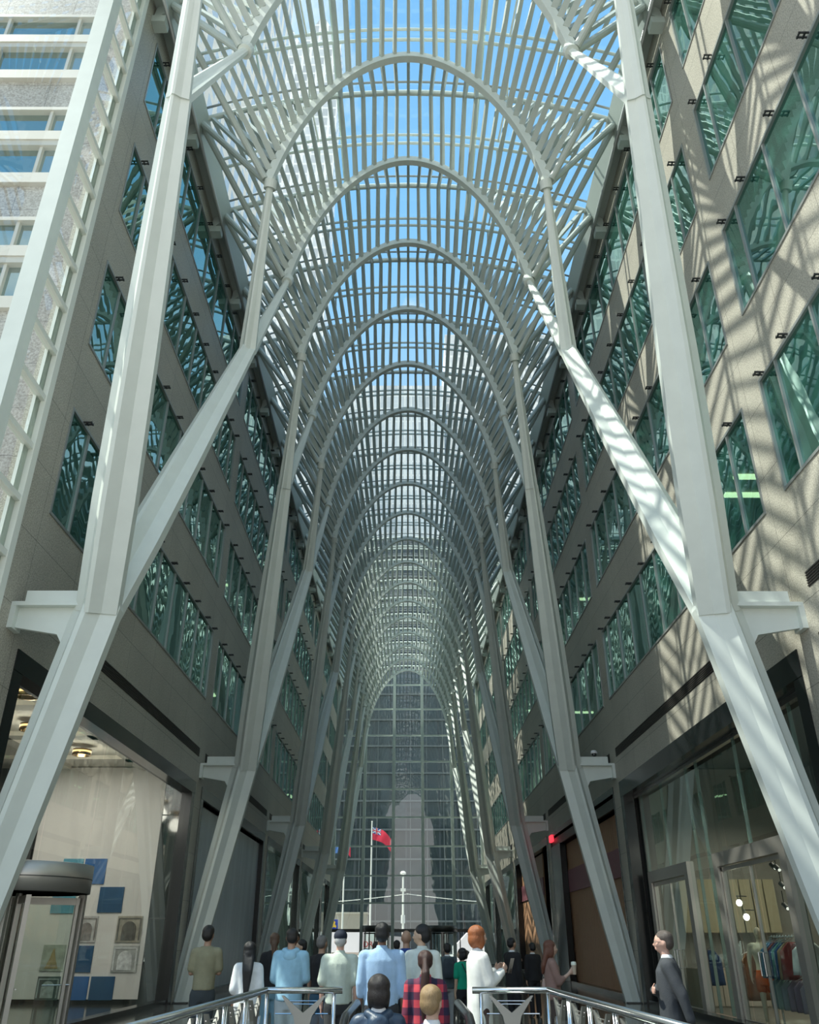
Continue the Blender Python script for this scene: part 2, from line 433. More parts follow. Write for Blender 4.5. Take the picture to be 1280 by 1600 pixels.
# offices behind the windows
for s, side in ((-1, 'left'), (1, 'right')):
    ya = 13.0 if s < 0 else -1.5
    m = MB(); xa, xb = s*(XW+.4), s*(XW+5.4)
    for z0, z1 in [(7.6, 8.4)] + [(ROWS[i][1]+.05, ROWS[i+1][0]-.05) for i in range(3)] + [(22.35, 23.0)]: m.box(xa, xb, ya, YEND, z0, z1)
    m.build('ceiling_office_' + side, SLAB, kind='structure')
    m = MB(); m.box(xb, xb + s*.2, ya, YEND, 7.6, 23.0); m.box(xa, xb, ya-.2, ya, 7.6, 23.); m.box(xa, xb, YEND-.1, YEND, 7.6, 23.)
    m.build('wall_office_' + side, INTW, kind='structure')
    rr = random.Random(3 + s); nl = 0
    for k in range(0, 4):
        for r in range(4):
            for q in range(2):
                y = PY + BP*k + rr.uniform(1.5, 12); x = s*(XW + rr.uniform(1.2, 3.5)); z = ROWS[r][1] + .02
                m = MB(); L_ = 1.1
                m.box(x-.08, x+.08, y-L_/2, y+L_/2, z-.04, z+.03) if rr.random() < .3 else m.box(x-L_/2, x+L_/2, y-.07, y+.07, z-.04, z+.03)
                o = m.build('office_ceiling_light', LIGHTM, origin=(x, y, z))
                tag(o, 'glowing strip light behind a green window on the %s, floor %s, bay %s' % (side, ORD[r], ORD[k]), 'light', 'strip lights inside the offices, %s wall, %s bay, %s floor' % (side, ORD[k], ORD[r]))
# louvred vent strips
TN = 0
for s in (-1, 1):
    for k, a, b in bays(s):
        TN += 1
        m = MB(); m.box(s*(XW-.004), s*(XW+.02), a, b-.02, 6.66, 6.94)
        for i in range(6): m.box(s*(XW-.02), s*(XW), a, b-.02, 6.68+i*.045, 6.695+i*.045)
        m.build('trim_%d' % TN, mat('dark_louvre', (.055,.05,.045), .5), kind='structure', label='dark louvred vent strip in the granite')

# ---------------------------------------------------------------- floor, escalator well, ground outside
m = MB()
WX, WY = 1.45, 10.15
m.box(-14, -WX, -3, WY, -.3, 0); m.box(WX, 14, -3, WY, -.3, 0); m.box(-14, 14, WY, YEND+.2, -.3, 0)
m.build('floor', FLOOR, kind='structure')
m = MB(); m.box(-WX-.15, -WX, -3, WY, -4.6, -.3); m.box(WX, WX+.15, -3, WY, -4.6, -.3); m.box(-WX, WX, WY, WY+.15, -4.6, -.3)
m.build('wall_escalator_well', mat('well_grey_panel', (.30,.31,.30), .5), kind='structure')
m = MB(); m.box(-WX, WX, -3, WY, -4.75, -4.6); m.build('floor_lower_level', FLOOR, kind='structure')
m = MB(); m.box(-80, 80, YEND+.2, 260, -.4, -.06); m.build('floor_street_outside', mat('street_concrete', (.42,.42,.41), .8, noise_amt=.15, nscale=2), kind='structure')

# ---------------------------------------------------------------- ground-floor shell behind the shopfronts
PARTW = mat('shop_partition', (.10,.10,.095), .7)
m = MB()
for s in (-1, 1):
    y0 = 12.66 if s < 0 else -1.5
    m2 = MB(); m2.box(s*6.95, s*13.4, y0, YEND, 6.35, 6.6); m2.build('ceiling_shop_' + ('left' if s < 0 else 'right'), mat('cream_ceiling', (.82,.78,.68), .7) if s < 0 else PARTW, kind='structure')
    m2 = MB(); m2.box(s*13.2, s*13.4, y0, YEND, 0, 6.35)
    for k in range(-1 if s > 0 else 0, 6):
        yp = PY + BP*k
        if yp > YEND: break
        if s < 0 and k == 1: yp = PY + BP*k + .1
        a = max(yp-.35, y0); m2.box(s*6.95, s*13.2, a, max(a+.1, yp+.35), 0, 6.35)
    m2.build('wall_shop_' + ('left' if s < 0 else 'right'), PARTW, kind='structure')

def shopfront(s, k, label, glass=True, ztop=5.9, head=.35, jamb=.35, xg=6.72, nm=4, gm=None):
    a = PY + BP*k + .4; b = PY + BP*(k+1) - .45
    if k == 4: b = YEND - .5
    if k == -1: a = max(a, -1)
    root = thing('shopfront', (s*XW, (a+b)/2, 0), label, 'shopfront', None)
    m = MB(); m.box(s*(XW-.02), s*(XW+.3), a, b, ztop-head, ztop); m.box(s*(XW-.01), s*(XW+.3), a, a+jamb, 0, ztop-head); m.box(s*(XW-.01), s*(XW+.3), b-jamb, b, 0, ztop-head)
    m.box(s*(XW+.02), s*(XW+.3), a+jamb, b-jamb, 0, .12)
    m.build('frame', BLACK, root)
    if glass:
        for i in range(nm):
            ya = a+jamb+(b-a-2*jamb)*i/nm; yb = a+jamb+(b-a-2*jamb)*(i+1)/nm
            m = MB(); X = s*xg; j = random.uniform(-.004, .004)
            m.add([(X+j, ya+.006, .12), (X-j, yb-.006, .12), (X-j, yb-.006, ztop-head), (X+j, ya+.006, ztop-head)], [(0,1,2,3)])
            m.build('glass_pane', gm or SHOPGL, root)
    return root, a, b

# left, first bay: white display wall with pictures, gold ring lamps
r, a, b = shopfront(-1, 0, 'tall shopfront on the left with a black frame, white display wall visible inside', nm=5, gm=CLEAR)
m = MB(); m.box(-7.43, -6.86, a, b, 5.84, 5.92); m.build('soffit', SOFF, r)
dw = thing('display_wall', (-9.3, 26.35, 0), 'white free-standing display wall with blue squares and pictures inside the left shop', 'wall panel')
m = MB(); m.box(-11.1, -7.43, 26.3, 26.42, .12, 6.32); m.build('panel', mat('off_white_wall_paint', (.80,.76,.71), .7, noise_amt=.04, nscale=.6, stretch=(3,1,.3)), dw)
m = MB(); m.box(-11.1, -7.43, 26.28, 26.42, .0, .12); m.build('plinth', BLACK, dw)
m = MB(); m.box(-11.16, -11.1, 26.26, 26.42, 0, 6.32); m.box(-7.43, -7.39, 26.26, 26.42, 0, 6.32); m.build('edge_trim', BLACK, dw)
m = MB(); m.box(-7.39, -6.58, 26.22, 26.40, 0, 5.88); m.build('black_return', BLKGL, r)
m = MB(); m.box(-7.39, -6.58, 26.19, 26.22, 4.9, 4.93); m.box(-7.39, -6.58, 26.19, 26.22, 2.1, 2.13); m.build('joint', DARKM, r)
BLUE = [mat('picture_blue_%s' % n, c, .5, noise_amt=.25, nscale=1.5) for n, c in (('bright', (.035,.14,.36)), ('deep', (.03,.10,.2)), ('teal', (.12,.36,.46)))]
PICT = [(-9.51,-8.87,3.02,3.70,'plain blue square panel at the top of the display wall',0), (-8.94,-8.24,2.27,2.94,'dark blue square panel below and right of the bright one',1),
        (-8.30,-7.58,1.51,2.18,'sepia photograph of a domed vault on the display wall','arch'), (-8.30,-7.58,.77,1.43,'grey photograph of a white arch on the display wall','arch2'),
        (-9.46,-8.86,1.51,2.18,'faded photograph of arches half hidden behind the revolving door','arch3'), (-9.45,-8.86,.77,1.43,'blue picture panel directly beneath the faded arches photograph',1),
        (-9.46,-8.86,.10,.67,'bright blue panel in the lowest row beside the revolving door',0), (-8.80,-8.14,.10,.67,'dark blue drawing in the lowest row of the display wall',1),
        (-10.28,-9.62,2.25,2.9,'teal panel seen through the revolving door glass',2), (-10.15,-9.56,3.04,3.70,'pale teal panel level with the topmost blue square',2),
        (-10.28,-9.65,.80,1.45,'picture of a golden pyramid seen through the revolving door','gold'), (-10.28,-9.65,.10,.67,'dark picture at the foot of the wall behind the revolving door','dark')]
FRM = {'arch': ((.42,.38,.30),(.15,.14,.12)), 'arch2': ((.45,.45,.42),(.72,.72,.70)), 'arch3': ((.50,.48,.45),(.25,.22,.2)), 'gold': ((.42,.44,.36),(.38,.28,.12)), 'dark': ((.05,.08,.07),(.35,.4,.38))}
for x0, x1, z0, z1, lab, c in PICT:
    root = thing('picture_panel', ((x0+x1)/2, 26.29, z0), lab, 'picture')
    if isinstance(c, int):
        m = MB(); m.box(x0, x1, 26.265, 26.298, z0, z1); m.build('print', BLUE[c], root)
    else:
        bg, fg = FRM[c]
        m = MB(); m.box(x0, x1, 26.265, 26.298, z0, z1); m.build('print', mat('print_'+c, bg, .6, noise_amt=.3, nscale=5), root)
        w = x1-x0; h = z1-z0; cx = (x0+x1)/2
        m = MB()
        if c == 'gold': m.poly([(cx-w*.3, 26.255, z0+.06), (cx+w*.3, 26.255, z0+.06), (cx+w*.12, 26.255, z0+h*.5), (cx+.02, 26.255, z0+h*.85), (cx-.02, 26.255, z0+h*.85), (cx-w*.12, 26.255, z0+h*.5)], (0,.009,0))
        else:
            rr_ = w*.28
            m.poly([(cx-rr_, 26.255, z0+.05)] + [(cx-rr_*math.cos(t*PI/10), 26.255, z0+h*.5+rr_*math.sin(t*PI/10)) for t in range(11)] + [(cx+rr_, 26.255, z0+.05)], (0,.009,0))
            m.box(cx-w*.46, cx-w*.40, 26.255, 26.264, z0+.05, z1-.08); m.box(cx+w*.40, cx+w*.46, 26.255, 26.264, z0+.05, z1-.08); m.box(cx-w*.45, cx+w*.45, 26.255, 26.264, z1-.08, z1-.05)
        m.build('motif', mat('motif_'+c, fg, .6, noise_amt=.3, nscale=9), root)
# ceiling coffers and ring lamps in the left shop
m = MB()
for y in (15.5, 18.6, 21.7, 24.8):
    m.box(-13.2, -7.5, y-.25, y+.25, 6.24, 6.35); 
for x in (-8.1, -10.6): m.box(x-.2, x+.2, 13.3, 26.2, 6.24, 6.35)
m.build('trim_20', mat('cream_ceiling', (.68,.64,.55), .7), kind='structure')
GOLD = mat('polished_gold', (.75,.5,.22), .18, 1.)
n = 0
for y, x in ((23.2, -9.0), (20.2, -9.2), (17.1, -9.4), (23.2, -11.7), (20.2, -11.9), (17.1, -8.0)):
    root = thing('ring_ceiling_lamp', (x, y, 6.2), 'round gold ring lamp on the left shop ceiling, %s' % ['closest to the display wall', 'one coffer nearer', 'above the revolving door', 'deep inside beside the wall', 'deep inside, one coffer nearer', 'close to the window'][n], 'lamp', 'gold ring lamps on the shop ceiling')
    m = MB(); m.lathe([(.25,6.24),(.25,6.08),(.20,6.08),(.20,6.24)], (x, y, 0), 24); m.build('ring', GOLD, root, smooth=True)
    m = MB(); m.lathe([(.001,6.2),(.19,6.2),(.19,6.22),(.001,6.22)], (x, y, 0), 20); m.build('diffuser', LIGHTM, root); n += 1

# left bays 2-5
r, a, b = shopfront(-1, 1, 'left shopfront closed off by tall blue-grey panels', glass=False)
PAN = mat('blue_grey_hoarding', (.62,.69,.70), .35, spec=.5, noise_amt=.1, nscale=.8, stretch=(1,2,.3))
ys = [a+.35+(b-a-.7)*i/9 for i in range(10)]
for i in range(9):
    m = MB(); m.box(-6.78, -6.73, ys[i]+.008, ys[i+1]-.008, .12, 5.45); m.build('panel', PAN, r)
r, a, b = shopfront(-1, 2, 'left shopfront with green lit interior behind the third column')
m = MB(); m.box(-12, -11.9, a, b, 0, 6.2); m.build('back_wall', mat('green_interior_wall', (.20,.30,.22), .7), r)
shopfront(-1, 3, 'dark left shopfront between the fourth and fifth columns')
shopfront(-1, 4, 'last left shopfront beside the end window')

# right side shops
shopfront(1, -1, 'dark shopfront at the right edge, nearer than the first column', glass=True)
r, a, b = shopfront(1, 0, 'clothes shop front on the right with tall metal door portals', nm=9, xg=6.93, head=.45, gm=glass_mat('boutique_front_glass', (.72,.82,.78), (.85,.97,.93), .2, wavy=.003, wscale=.7))
def portal(y0, y1, nm_):
    m = MB(); X0, X1 = 6.84, 7.04
    m.box(X0, X1, y0, y0+.28, 0, 3.28); m.box(X0, X1, y1-.28, y1, 0, 3.28); m.box(X0, X1, y0+.28, y1-.28, 3.0, 3.28)
    o = m.build('door_portal', BRONZE, r)
    m = MB(); yc = (y0+y1)/2
    m.box(6.9, 6.96, y0+.3, y0+.36, .03, 2.98); m.box(6.9, 6.96, yc-.018, yc+.018, .03, 2.98); m.box(6.9, 6.96, y1-.36, y1-.3, .03, 2.98); m.box(6.9, 6.96, y0+.3, y1-.3, .03, .13); m.box(6.9, 6.96, y0+.3, y1-.3, 2.9, 2.98)
    d = m.build('door_leaf', BRONZE, o)
    for q in (-.12, .12):
        m = MB(); m.tube([(6.9, yc+q, .95), (6.83, yc+q, .95), (6.83, yc+q, 1.35), (6.9, yc+q, 1.35)], .014, 8); m.build('door_handle', STEEL, o)
portal(21.85, 25.5, 0); portal(16.05, 19.95, 1)
for y in (15.0, 20.5, 21.3, 25.7, 23.6, 17.9):
    m = MB(); z0 = 3.28 if y in (23.6, 17.9) else .12
    m.box(6.95, 7.02, y-.012, y+.012, z0, 5.4); m.build('glass_fin', mat('fin_glass_edge', (.38,.48,.44), .2), r)
m = MB(); m.box(6.86, 6.98, a+.35, b-.35, 5.36, 5.45); m.build('head_rail', STEEL, r)
# boutique interior
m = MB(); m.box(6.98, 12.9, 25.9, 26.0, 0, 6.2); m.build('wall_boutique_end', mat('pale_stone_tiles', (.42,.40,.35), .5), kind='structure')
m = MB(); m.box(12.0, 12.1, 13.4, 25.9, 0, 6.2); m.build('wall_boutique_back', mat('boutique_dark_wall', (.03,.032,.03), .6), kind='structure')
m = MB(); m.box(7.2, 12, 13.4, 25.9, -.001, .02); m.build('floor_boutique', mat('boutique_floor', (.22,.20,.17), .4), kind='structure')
cab = thing('display_cabinet', (9.2, 25.0, 0), 'wide pale wooden display cabinet with a lit curtain panel, seen through the farther shop door', 'cabinet')
m = MB(); m.box(7.6, 10.6, 24.6, 25.6, 0, .9); m.build('body', mat('pale_wood', (.42,.36,.28), .5), cab)
m = MB(); [m.box(7.6+.6*i, 8.17+.6*i, 24.57, 24.6, .06, .86) for i in range(5)]; m.build('door_panel', mat('pale_wood2', (.60,.52,.42), .5), cab)
m = MB(); [m.box(7.7+.34*i, 8.0+.34*i, 25.5, 25.56, 1.75, 3.1) for i in range(8)]; m.build('curtain_panel', mat('cream_curtain', (.62,.55,.36), .7), cab)
for i, (y, z) in enumerate(((20.8, 2.32), (20.5, 2.02))):
    root = thing('globe_lamp', (7.6, y, z), 'small glowing globe lamp inside the clothes shop, %s of the pair' % ['upper', 'lower'][i], 'lamp', 'pair of globe lamps')
    m = MB(); m.lathe([(.001,-.07),(.04,-.06),(.065,-.02),(.065,.02),(.04,.06),(.001,.07)], (7.6, y, z), 14); m.build('globe', mat('glowing_globe', (1,.95,.85), .4, emit=(1,.93,.8), estr=9), root, smooth=True)
    m = MB(); m.tube([(7.6, y, z+.06), (7.6, y+.1, z+.15), (7.9, y+.3, z+.15)], .012, 6); m.build('bracket', DARKM, root)
for i, (y, z) in enumerate(((19.3,2.95),(19.2,2.6),(19.25,2.2),(19.5,3.0))):
    root = thing('track_spotlight', (8.0, y, z), 'black track spotlight in the clothes shop, %s' % ['topmost', 'second down', 'lowest', 'beside the topmost'][i], 'spotlight', 'track spotlights in the clothes shop')
    m = MB(); m.tube([(8.0, y-.1, z-.05), (8.0, y+.08, z+.04)], .05, 12); m.build('barrel', CLEAT, root)
    m = MB(); m.tube([(8.0, y-.105, z-.053), (8.0, y-.10, z-.05)], .035, 12); m.build('lens', mat('lens_white', (.8,.8,.75), .3, emit=(1,.95,.85), estr=1.2), root)
    m = MB(); m.tube([(8.0, y+.05, z+.04), (8.0, y+.05, z+.3)], .01, 6); m.build('stem', CLEAT, root)

def cloth_hang(name, x, y, ztop, w, h, t, material, label, group, flare=1.15, parts=None):
    """a garment hanging edge-on from a rail: shaped shoulders, waving hem"""
    m = MB(); n = 8; R = []
    for i in range(9):
        f = i/8; hw = w/2*(.35+.65*min(1, f*4))*(1+(flare-1)*f); z = ztop - h*f
        ring = []
        for k in range(n):
            u = -1+2*k/(n-1); ring.append(Vector((x + u*hw, y - t/2 + .012*math.sin(u*7+f*3), z + .01*math.sin(u*9)*f)))
        for k in range(n):
            u = 1-2*k/(n-1); ring.append(Vector((x + u*hw, y + t/2 + .012*math.sin(u*7+f*3), z + .01*math.sin(u*9)*f)))
        R.append(ring)
    m.loft(R)
    root = thing(name, (x, y, ztop-h), label, 'garment', group)
    m.build('cloth', material, root, smooth=True)
    m = MB(); m.tube([(x-.17, y, ztop-.02), (x, y, ztop+.05), (x, y, ztop+.10), (x+.02, y, ztop+.12)], .006, 5); m.build('hanger', STEEL, root)
    return root
rack = thing('clothes_rack', (7.3, 17.95, 0), 'chrome clothes rack hung with shirts and shorts in the shop window', 'clothes rack')
m = MB(); m.tube([(7.25, 16.7, 0), (7.25, 16.7, 1.62), (7.25, 18.5, 1.62), (7.25, 18.5, 0)], .018, 8); m.tube([(7.0, 16.7, .02), (7.5, 16.7, .02)], .018, 8); m.tube([(7.0, 18.5, .02), (7.5, 18.5, .02)], .018, 8); m.tube([(7.25, 16.7, .95), (7.25, 18.5, .95)], .014, 8); m.build('rail', STEEL, rack)
hu = [('light blue', (.16,.32,.46)), ('slate blue', (.10,.2,.34)), ('maroon', (.22,.05,.06)), ('navy', (.03,.06,.16)), ('teal green', (.10,.25,.24)), ('deep blue', (.02,.08,.22)), ('tan', (.38,.26,.15)), ('dark red', (.26,.04,.04))]
for i, (cn, c) in enumerate(hu):
    cloth_hang('hanging_shirt', 7.25, 18.42-.14*i, 1.53, .5, .62, .05, mat('cloth_'+cn.replace(' ','_'), c, .85), '%s shirt on the upper rail of the chrome clothes rack' % cn, 'shirts on the upper rail')
for i in range(2):
    root = cloth_hang('white_shorts', 7.31, 17.1-.28*i, 1.52, .42, .52, .05, mat('white_cotton', (.72,.73,.72), .85), 'white shorts clipped to the near end of the clothes rack, %s pair' % ['left', 'right'][i], 'white shorts on the rack', flare=1.35)
for i, (cn, c) in enumerate([('pale blue', (.30,.42,.48)), ('mint', (.4,.5,.46)), ('grey', (.35,.35,.37)), ('mauve', (.34,.24,.30)), ('plum', (.28,.18,.24)), ('lilac', (.40,.30,.36))]):
    cloth_hang('hanging_trousers', 7.25, 18.4-.28*i, .90, .4, .5, .06, mat('cloth_'+cn.replace(' ','_'), c, .85), '%s shorts on the lower rail of the chrome clothes rack' % cn, 'shorts on the lower rail', flare=1.0)
cloth_hang('dark_trousers', 7.4, 22.7, 1.35, .42, .75, .06, mat('cloth_navy', (.03,.06,.16), .85), 'dark navy trousers hanging behind the farther shop door', None)
cloth_hang('brown_coat', 7.6, 20.7, 1.3, .5, .9, .06, mat('cloth_rust', (.20,.08,.03), .85), 'rust brown long garment hanging between the two shop doors', None)
sg = thing('rack_sign', (7.3, 17.05, 1.62), 'small white card sign standing on top of the clothes rack', 'sign')
m = MB(); m.box(7.29, 7.31, 16.85, 17.25, 1.78, 2.15); m.build('card', mat('white_card', (.6,.6,.62), .6), sg)
m = MB()
for q, z in ((0, 2.0), (1, 1.9)):
    for i in range(4 - q): m.box(7.278, 7.288, 16.93+.06*i+q*.02, 16.97+.06*i+q*.02, z-.02, z+.02+.01*(i % 2))
m.build('lettering', mat('red_grey_ink', (.25,.12,.12), .6), sg)
m = MB(); m.tube([(7.3, 17.05, 1.62), (7.3, 17.05, 1.79)], .008, 6); m.build('stem', STEEL, sg)

# right bay 2: timber hoarding with mauve band
WOOD = wood_mat('brown_plank_hoarding', (.46,.24,.13), (.62,.36,.21))
MAUVE = mat('mauve_band', (.33,.12,.15), .45)
r, a, b = shopfront(1, 1, 'right bay closed with brown vertical planks and a mauve band', glass=False, head=.2, jamb=.12)
m = MB(); y = a+.12; i = 0
npl = int((b-a-.24)/.31)
for i in range(npl):
    y0 = a+.12+(b-a-.24)*i/npl; y1 = a+.12+(b-a-.24)*(i+1)/npl
    o = MB().box(6.86, 6.92, y0+.014, y1-.014, .1, 5.25).build('plank', WOOD, r)
m = MB(); m.box(6.81, 6.86, a+.12, b-1.6, 3.35, 4.2); m.build('band', MAUVE, r)
m = MB(); m.box(6.6, 6.68, a+.12, b, 5.3, 5.62); m.build('roller_housing', DARKM, r)
m = MB(); m.tube([(6.62, a+.2, 0), (6.62, a+.2, 5.6)], .025, 8); m.build('conduit', STEEL, r)
m = MB(); m.box(6.55, 6.8, b-2.4, b-.1, 0, 5.3); m.build('dark_screen', BLACK, r)
EX = thing('red_sign', (6.5, 39.7, 5.6), 'small glowing red exit box at the far end of the plank wall', 'sign')
m = MB(); m.box(6.45, 6.56, 39.4, 40.1, 5.5, 5.78); m.build('box', mat('red_glow', (.7,.03,.05), .5, emit=(1,.05,.08), estr=1.2), EX)
r, a, b = shopfront(1, 2, 'right bay with black opening and brown plank panels behind the third column', glass=False)
for i in range(14):
    y0 = a+4.+(b-a-4.4)*i/14; MB().box(6.86, 6.92, y0+.006, y0+(b-a-4.4)/14-.006, .1, 5.5).build('plank', WOOD, r)
m = MB(); m.box(6.81, 6.86, a+4, b-.4, 3.6, 4.4); m.build('band', MAUVE, r)
shopfront(1, 3, 'dark right shopfront between the fourth and fifth columns')
shopfront(1, 4, 'last right shopfront beside the end window')

# security camera on the second right bracket
sc_ = thing('security_camera', (5.95, PY+BP, 6.76), 'small white dome security camera on the bracket of the second right column', 'camera')
m = MB(); m.lathe([(.001,7.02),(.08,7.0),(.11,6.93),(.11,6.9),(.001,6.9)], (5.95, PY+BP-.05, -.06), 14); m.build('housing', mat('white_plastic', (.75,.75,.75), .4), sc_, smooth=True)
m = MB(); m.lathe([(.001,6.8),(.06,6.82),(.085,6.9),(.001,6.9)], (5.95, PY+BP-.05, -.06), 14); m.build('dome', BLKGL, sc_, smooth=True)

# ---------------------------------------------------------------- glass screen on the left, before the wall starts
gs = thing('glass_screen', (-6.5, 11.7, 0), 'white-framed glazed screen at the upper left with short cross rails', 'glazed screen')
m = MB(); m.box(-6.62, -6.5, 12.16, 12.34, 0, 23.2); m.build('edge_post', WHITE2, gs)
m = MB(); m.box(-6.66, -6.6, 11.98, 12.16, 0, 23.2); m.build('edge_post', WHITE2, gs)
for i in range(23):
    z = 20.45 - 1.02*i
    MB().box(-6.64, -6.52, 10.9, 12.16, z-.11, z+.0).build('cross_rail', WHITE2, gs)
for z in (21.5, 22.5): MB().box(-6.64, -6.52, 10.9, 12.16, z-.11, z).build('cross_rail', WHITE2, gs)
m = MB(); m.box(-6.6, -6.3, 10.5, 10.82, 0, 23.2); m.build('main_post', WHITE, gs)
m = MB(); m.add([(-6.6, 6.0, 0), (-6.6, 12.2, 0), (-6.6, 12.2, 23.2), (-6.6, 6.0, 23.2)], [(0,1,2,3)]); m.build('glass_sheet', CLEAR, gs)

# outside building end wall seen through the screen
nb = thing('neighbouring_building', (-18, 12.6, 0), 'pale granite building with ribbon windows seen through the upper left glass', 'building')
SILL = mat('pale_window_rail', (.62,.58,.52), .45, .2)
OUTGL = glass_mat('outside_window_glass', (.15,.32,.32), (.75,.92,.92), .4)
x0, x1 = -34, -6.97
ztop = 22.1
def nbox(nm, xa, xb, ya, yb, za, zb_, mt): MB().box(xa, xb, ya, yb, za, zb_).build(nm, mt, nb)
nbox('stone_return', -7.7, x1, 12.60, 13.0, 0, 27., GRANL); x1 = -7.7
nbox('stone_band', x0, x1, 12.62, 13.0, ztop+.05, 27., GRANL)
for k in range(7):
    T = ztop - 3.53*k; Wd = [(T, T-.72), (T-1.2, T-2.12)]
    if k == 6: nbox('stone_band', x0, x1, 12.62, 13., 0, T, GRANL); break
    nbox('window_rail', x0, x1, 12.53, 12.72, T, T+.1, SILL)
    nbox('window_rail', x0, x1, 12.53, 12.72, T-1.2, T-.72, SILL)
    nbox('window_rail', x0, x1, 12.50, 12.54, T-1.04, T-1.0, SILL)
    nbox('window_rail', x0, x1, 12.50, 12.72, T-2.42, T-2.12, SILL)
    nbox('stone_band', x0, x1, 12.62, 13.0, T-3.43, T-2.42, GRANL)
    for zt, zb_ in Wd:
        MB().add([(x0, 12.68, zb_), (x1, 12.68, zb_), (x1, 12.68, zt), (x0, 12.68, zt)], [(0,1,2,3)]).build('glass', OUTGL, nb)
        m = MB(); xx = x1 - .55
        while xx > x0: m.box(xx-.035, xx+.035, 12.58, 12.7, zb_, zt); xx -= 1.75
        m.build('mullion', SILL, nb)
nbox('inner_wall', x0, x1-.5, 13.3, 13.4, 0, 27, INTW)
MB().box(x0, -7.25, 13.45, YEND, 23.4, 27.).build('upper_block', GRANL, nb)
rb = thing('right_building_top', (16, 40, 23.4), 'upper storeys of the right-hand building above the roof edge', 'building')
MB().box(7.3, 30, -2, YEND, 23.4, 26.).build('upper_block', GRANL, rb)

# towers above the roof
TW1 = facade_mat('tower_skin_beige', (.86,.80,.70), (.84,.80,.72), 1.5, 3.6, .3, 0, .2)
TW2 = facade_mat('tower_skin_pale', (.88,.86,.82), (.80,.79,.76), 2.2, 3.8, .35, 0, .15)
TW3 = facade_mat('tower_skin_bluegrey', (.80,.82,.80), (.80,.84,.84), 1.6, 3.9, .22, 0, .2)
TW4 = facade_mat('dark_glass_office_skin', (.05,.06,.07), (.055,.075,.085), 2.4, 3.9, .12, 0, .12, METL=.3)
def tower(label, x0, x1, y0, y1, z0, z1, mt, top=None):
    root = thing('office_tower', ((x0+x1)/2, (y0+y1)/2, z0), label, 'building')
    MB().box(x0, x1, y0, y1, z0, z1).build('shaft', mt, root)
    if top: top(root)
    return root
tower('beige office tower rising over the roof on the left', -42, -10, 19.2, 43, 27.05, 110, TW1)
def peaks(root):
    for x in (-74, -62, -50, -38, -26):
        MB().add([(x-6, 152, 238), (x+6, 152, 238), (x+6, 160, 238), (x-6, 160, 238), (x, 152, 252), (x, 160, 252)], [(0,1,4),(3,5,2),(1,2,5,4),(0,4,5,3),(0,3,2,1)]).build('gable', TW2, root)
tower('pale tower with pointed top seen through the slats on the left', -80, -20, 152, 160, 0, 238, TW2, peaks)
tower('blue-grey tower seen through the far roof glass', -16, 9, 172, 200, 0, 128, TW3)
tower('paler stepped tower to the right of the blue-grey tower', 10, 44, 176, 205, 0, 148, TW2)
tower('broad tower to the left of the blue-grey tower', -60, -17, 165, 190, 0, 116, TW1)
tw = tower('dark glass office block across the street, filling the end window', -50, 50, 125, 150, 0, 62, TW4)
for k in range(16):
    MB().box(-50, 50, 124.6, 125, 3.9*k-.12, 3.9*k+.12).build('floor_band', mat('dark_spandrel', (.10,.115,.12), .4), tw)
for k in range(42):
    MB().box(-50+2.4*k-.06, -50+2.4*k+.06, 124.75, 125, 0, 62).build('mullion', mat('dark_spandrel', (.10,.115,.12), .4), tw)
ws = thing('stone_entrance_block', (-9, 118, 0), 'low beige stone block across the street behind the flagpoles', 'building')
MB().box(-16, -5.2, 117, 121, 0, 4.6).build('block', mat('beige_stone', (.42,.36,.29), .8), ws)
MB().box(-16.1, -5.1, 116.9, 121, 4.6, 4.8).build('coping', mat('beige_stone2', (.5,.44,.36), .8), ws)
for i, (x, y) in enumerate(((-8.6, 84), (-9.6, 79.5))):
    pl = thing('stone_pillar', (x, y, 0), 'tall pale stone pillar outside, %s of the end window' % ['just left', 'far left'][i], 'pillar', 'stone pillars outside the end window')
    MB().lathe([(.55,0),(.55,8.2),(.62,8.2),(.62,8.6),(.001,8.6)] if i else [(.5,0),(.5,14)] , (x, y, 0), 20).build('shaft', mat('pale_pillar_stone', (.66,.60,.54), .7, noise_amt=.05), pl)
    MB().box(x-.8, x+.8, y-.8, y+.8, 0, .4).build('base', mat('pale_pillar_stone', (.66,.60,.54), .7), pl)

# ---------------------------------------------------------------- end window
ew = thing('window_end', (0, YEND, 0), kind='structure', label='tall glazed end wall with green-grey mullions')
EWM = mat('green_grey_mullion', (.60,.68,.63), .45)
MX = [-6.38, -3.82, -1.24, 1.33, 3.92, 6.45]
for x in MX: MB().box(x-.13, x+.13, YEND-.25, YEND+.1, 0, 23.2 if abs(x) > 5 else 24.3).build('mullion', EWM, ew)
ZT = [2.3, 4.35, 6.46, 8.8, 11.16, 13.53, 15.92, 18.25, 20.67, 22.95]
for i, z in enumerate(ZT): MB().box(-6.9, 6.9, YEND-.1, YEND+.06, z-(.12 if i == 0 else .06), z+(.12 if i == 0 else .06)).build('transom', EWM if i else DARKM, ew)
zz = [2.3] + ZT[1:] + [24.4]
xx = [-6.55] + MX[1:-1] + [6.55]
for i in range(len(xx)-1):
    for j in range(len(zz)-1):
        q = random.uniform(-.012, .012); q2 = random.uniform(-.01, .01)
        MB().add([(xx[i], YEND+q, zz[j]), (xx[i+1], YEND-q, zz[j]), (xx[i+1], YEND-q+q2, zz[j+1]), (xx[i], YEND+q+q2, zz[j+1])], [(0,1,2,3)]).build('pane', CLEARW, ew)
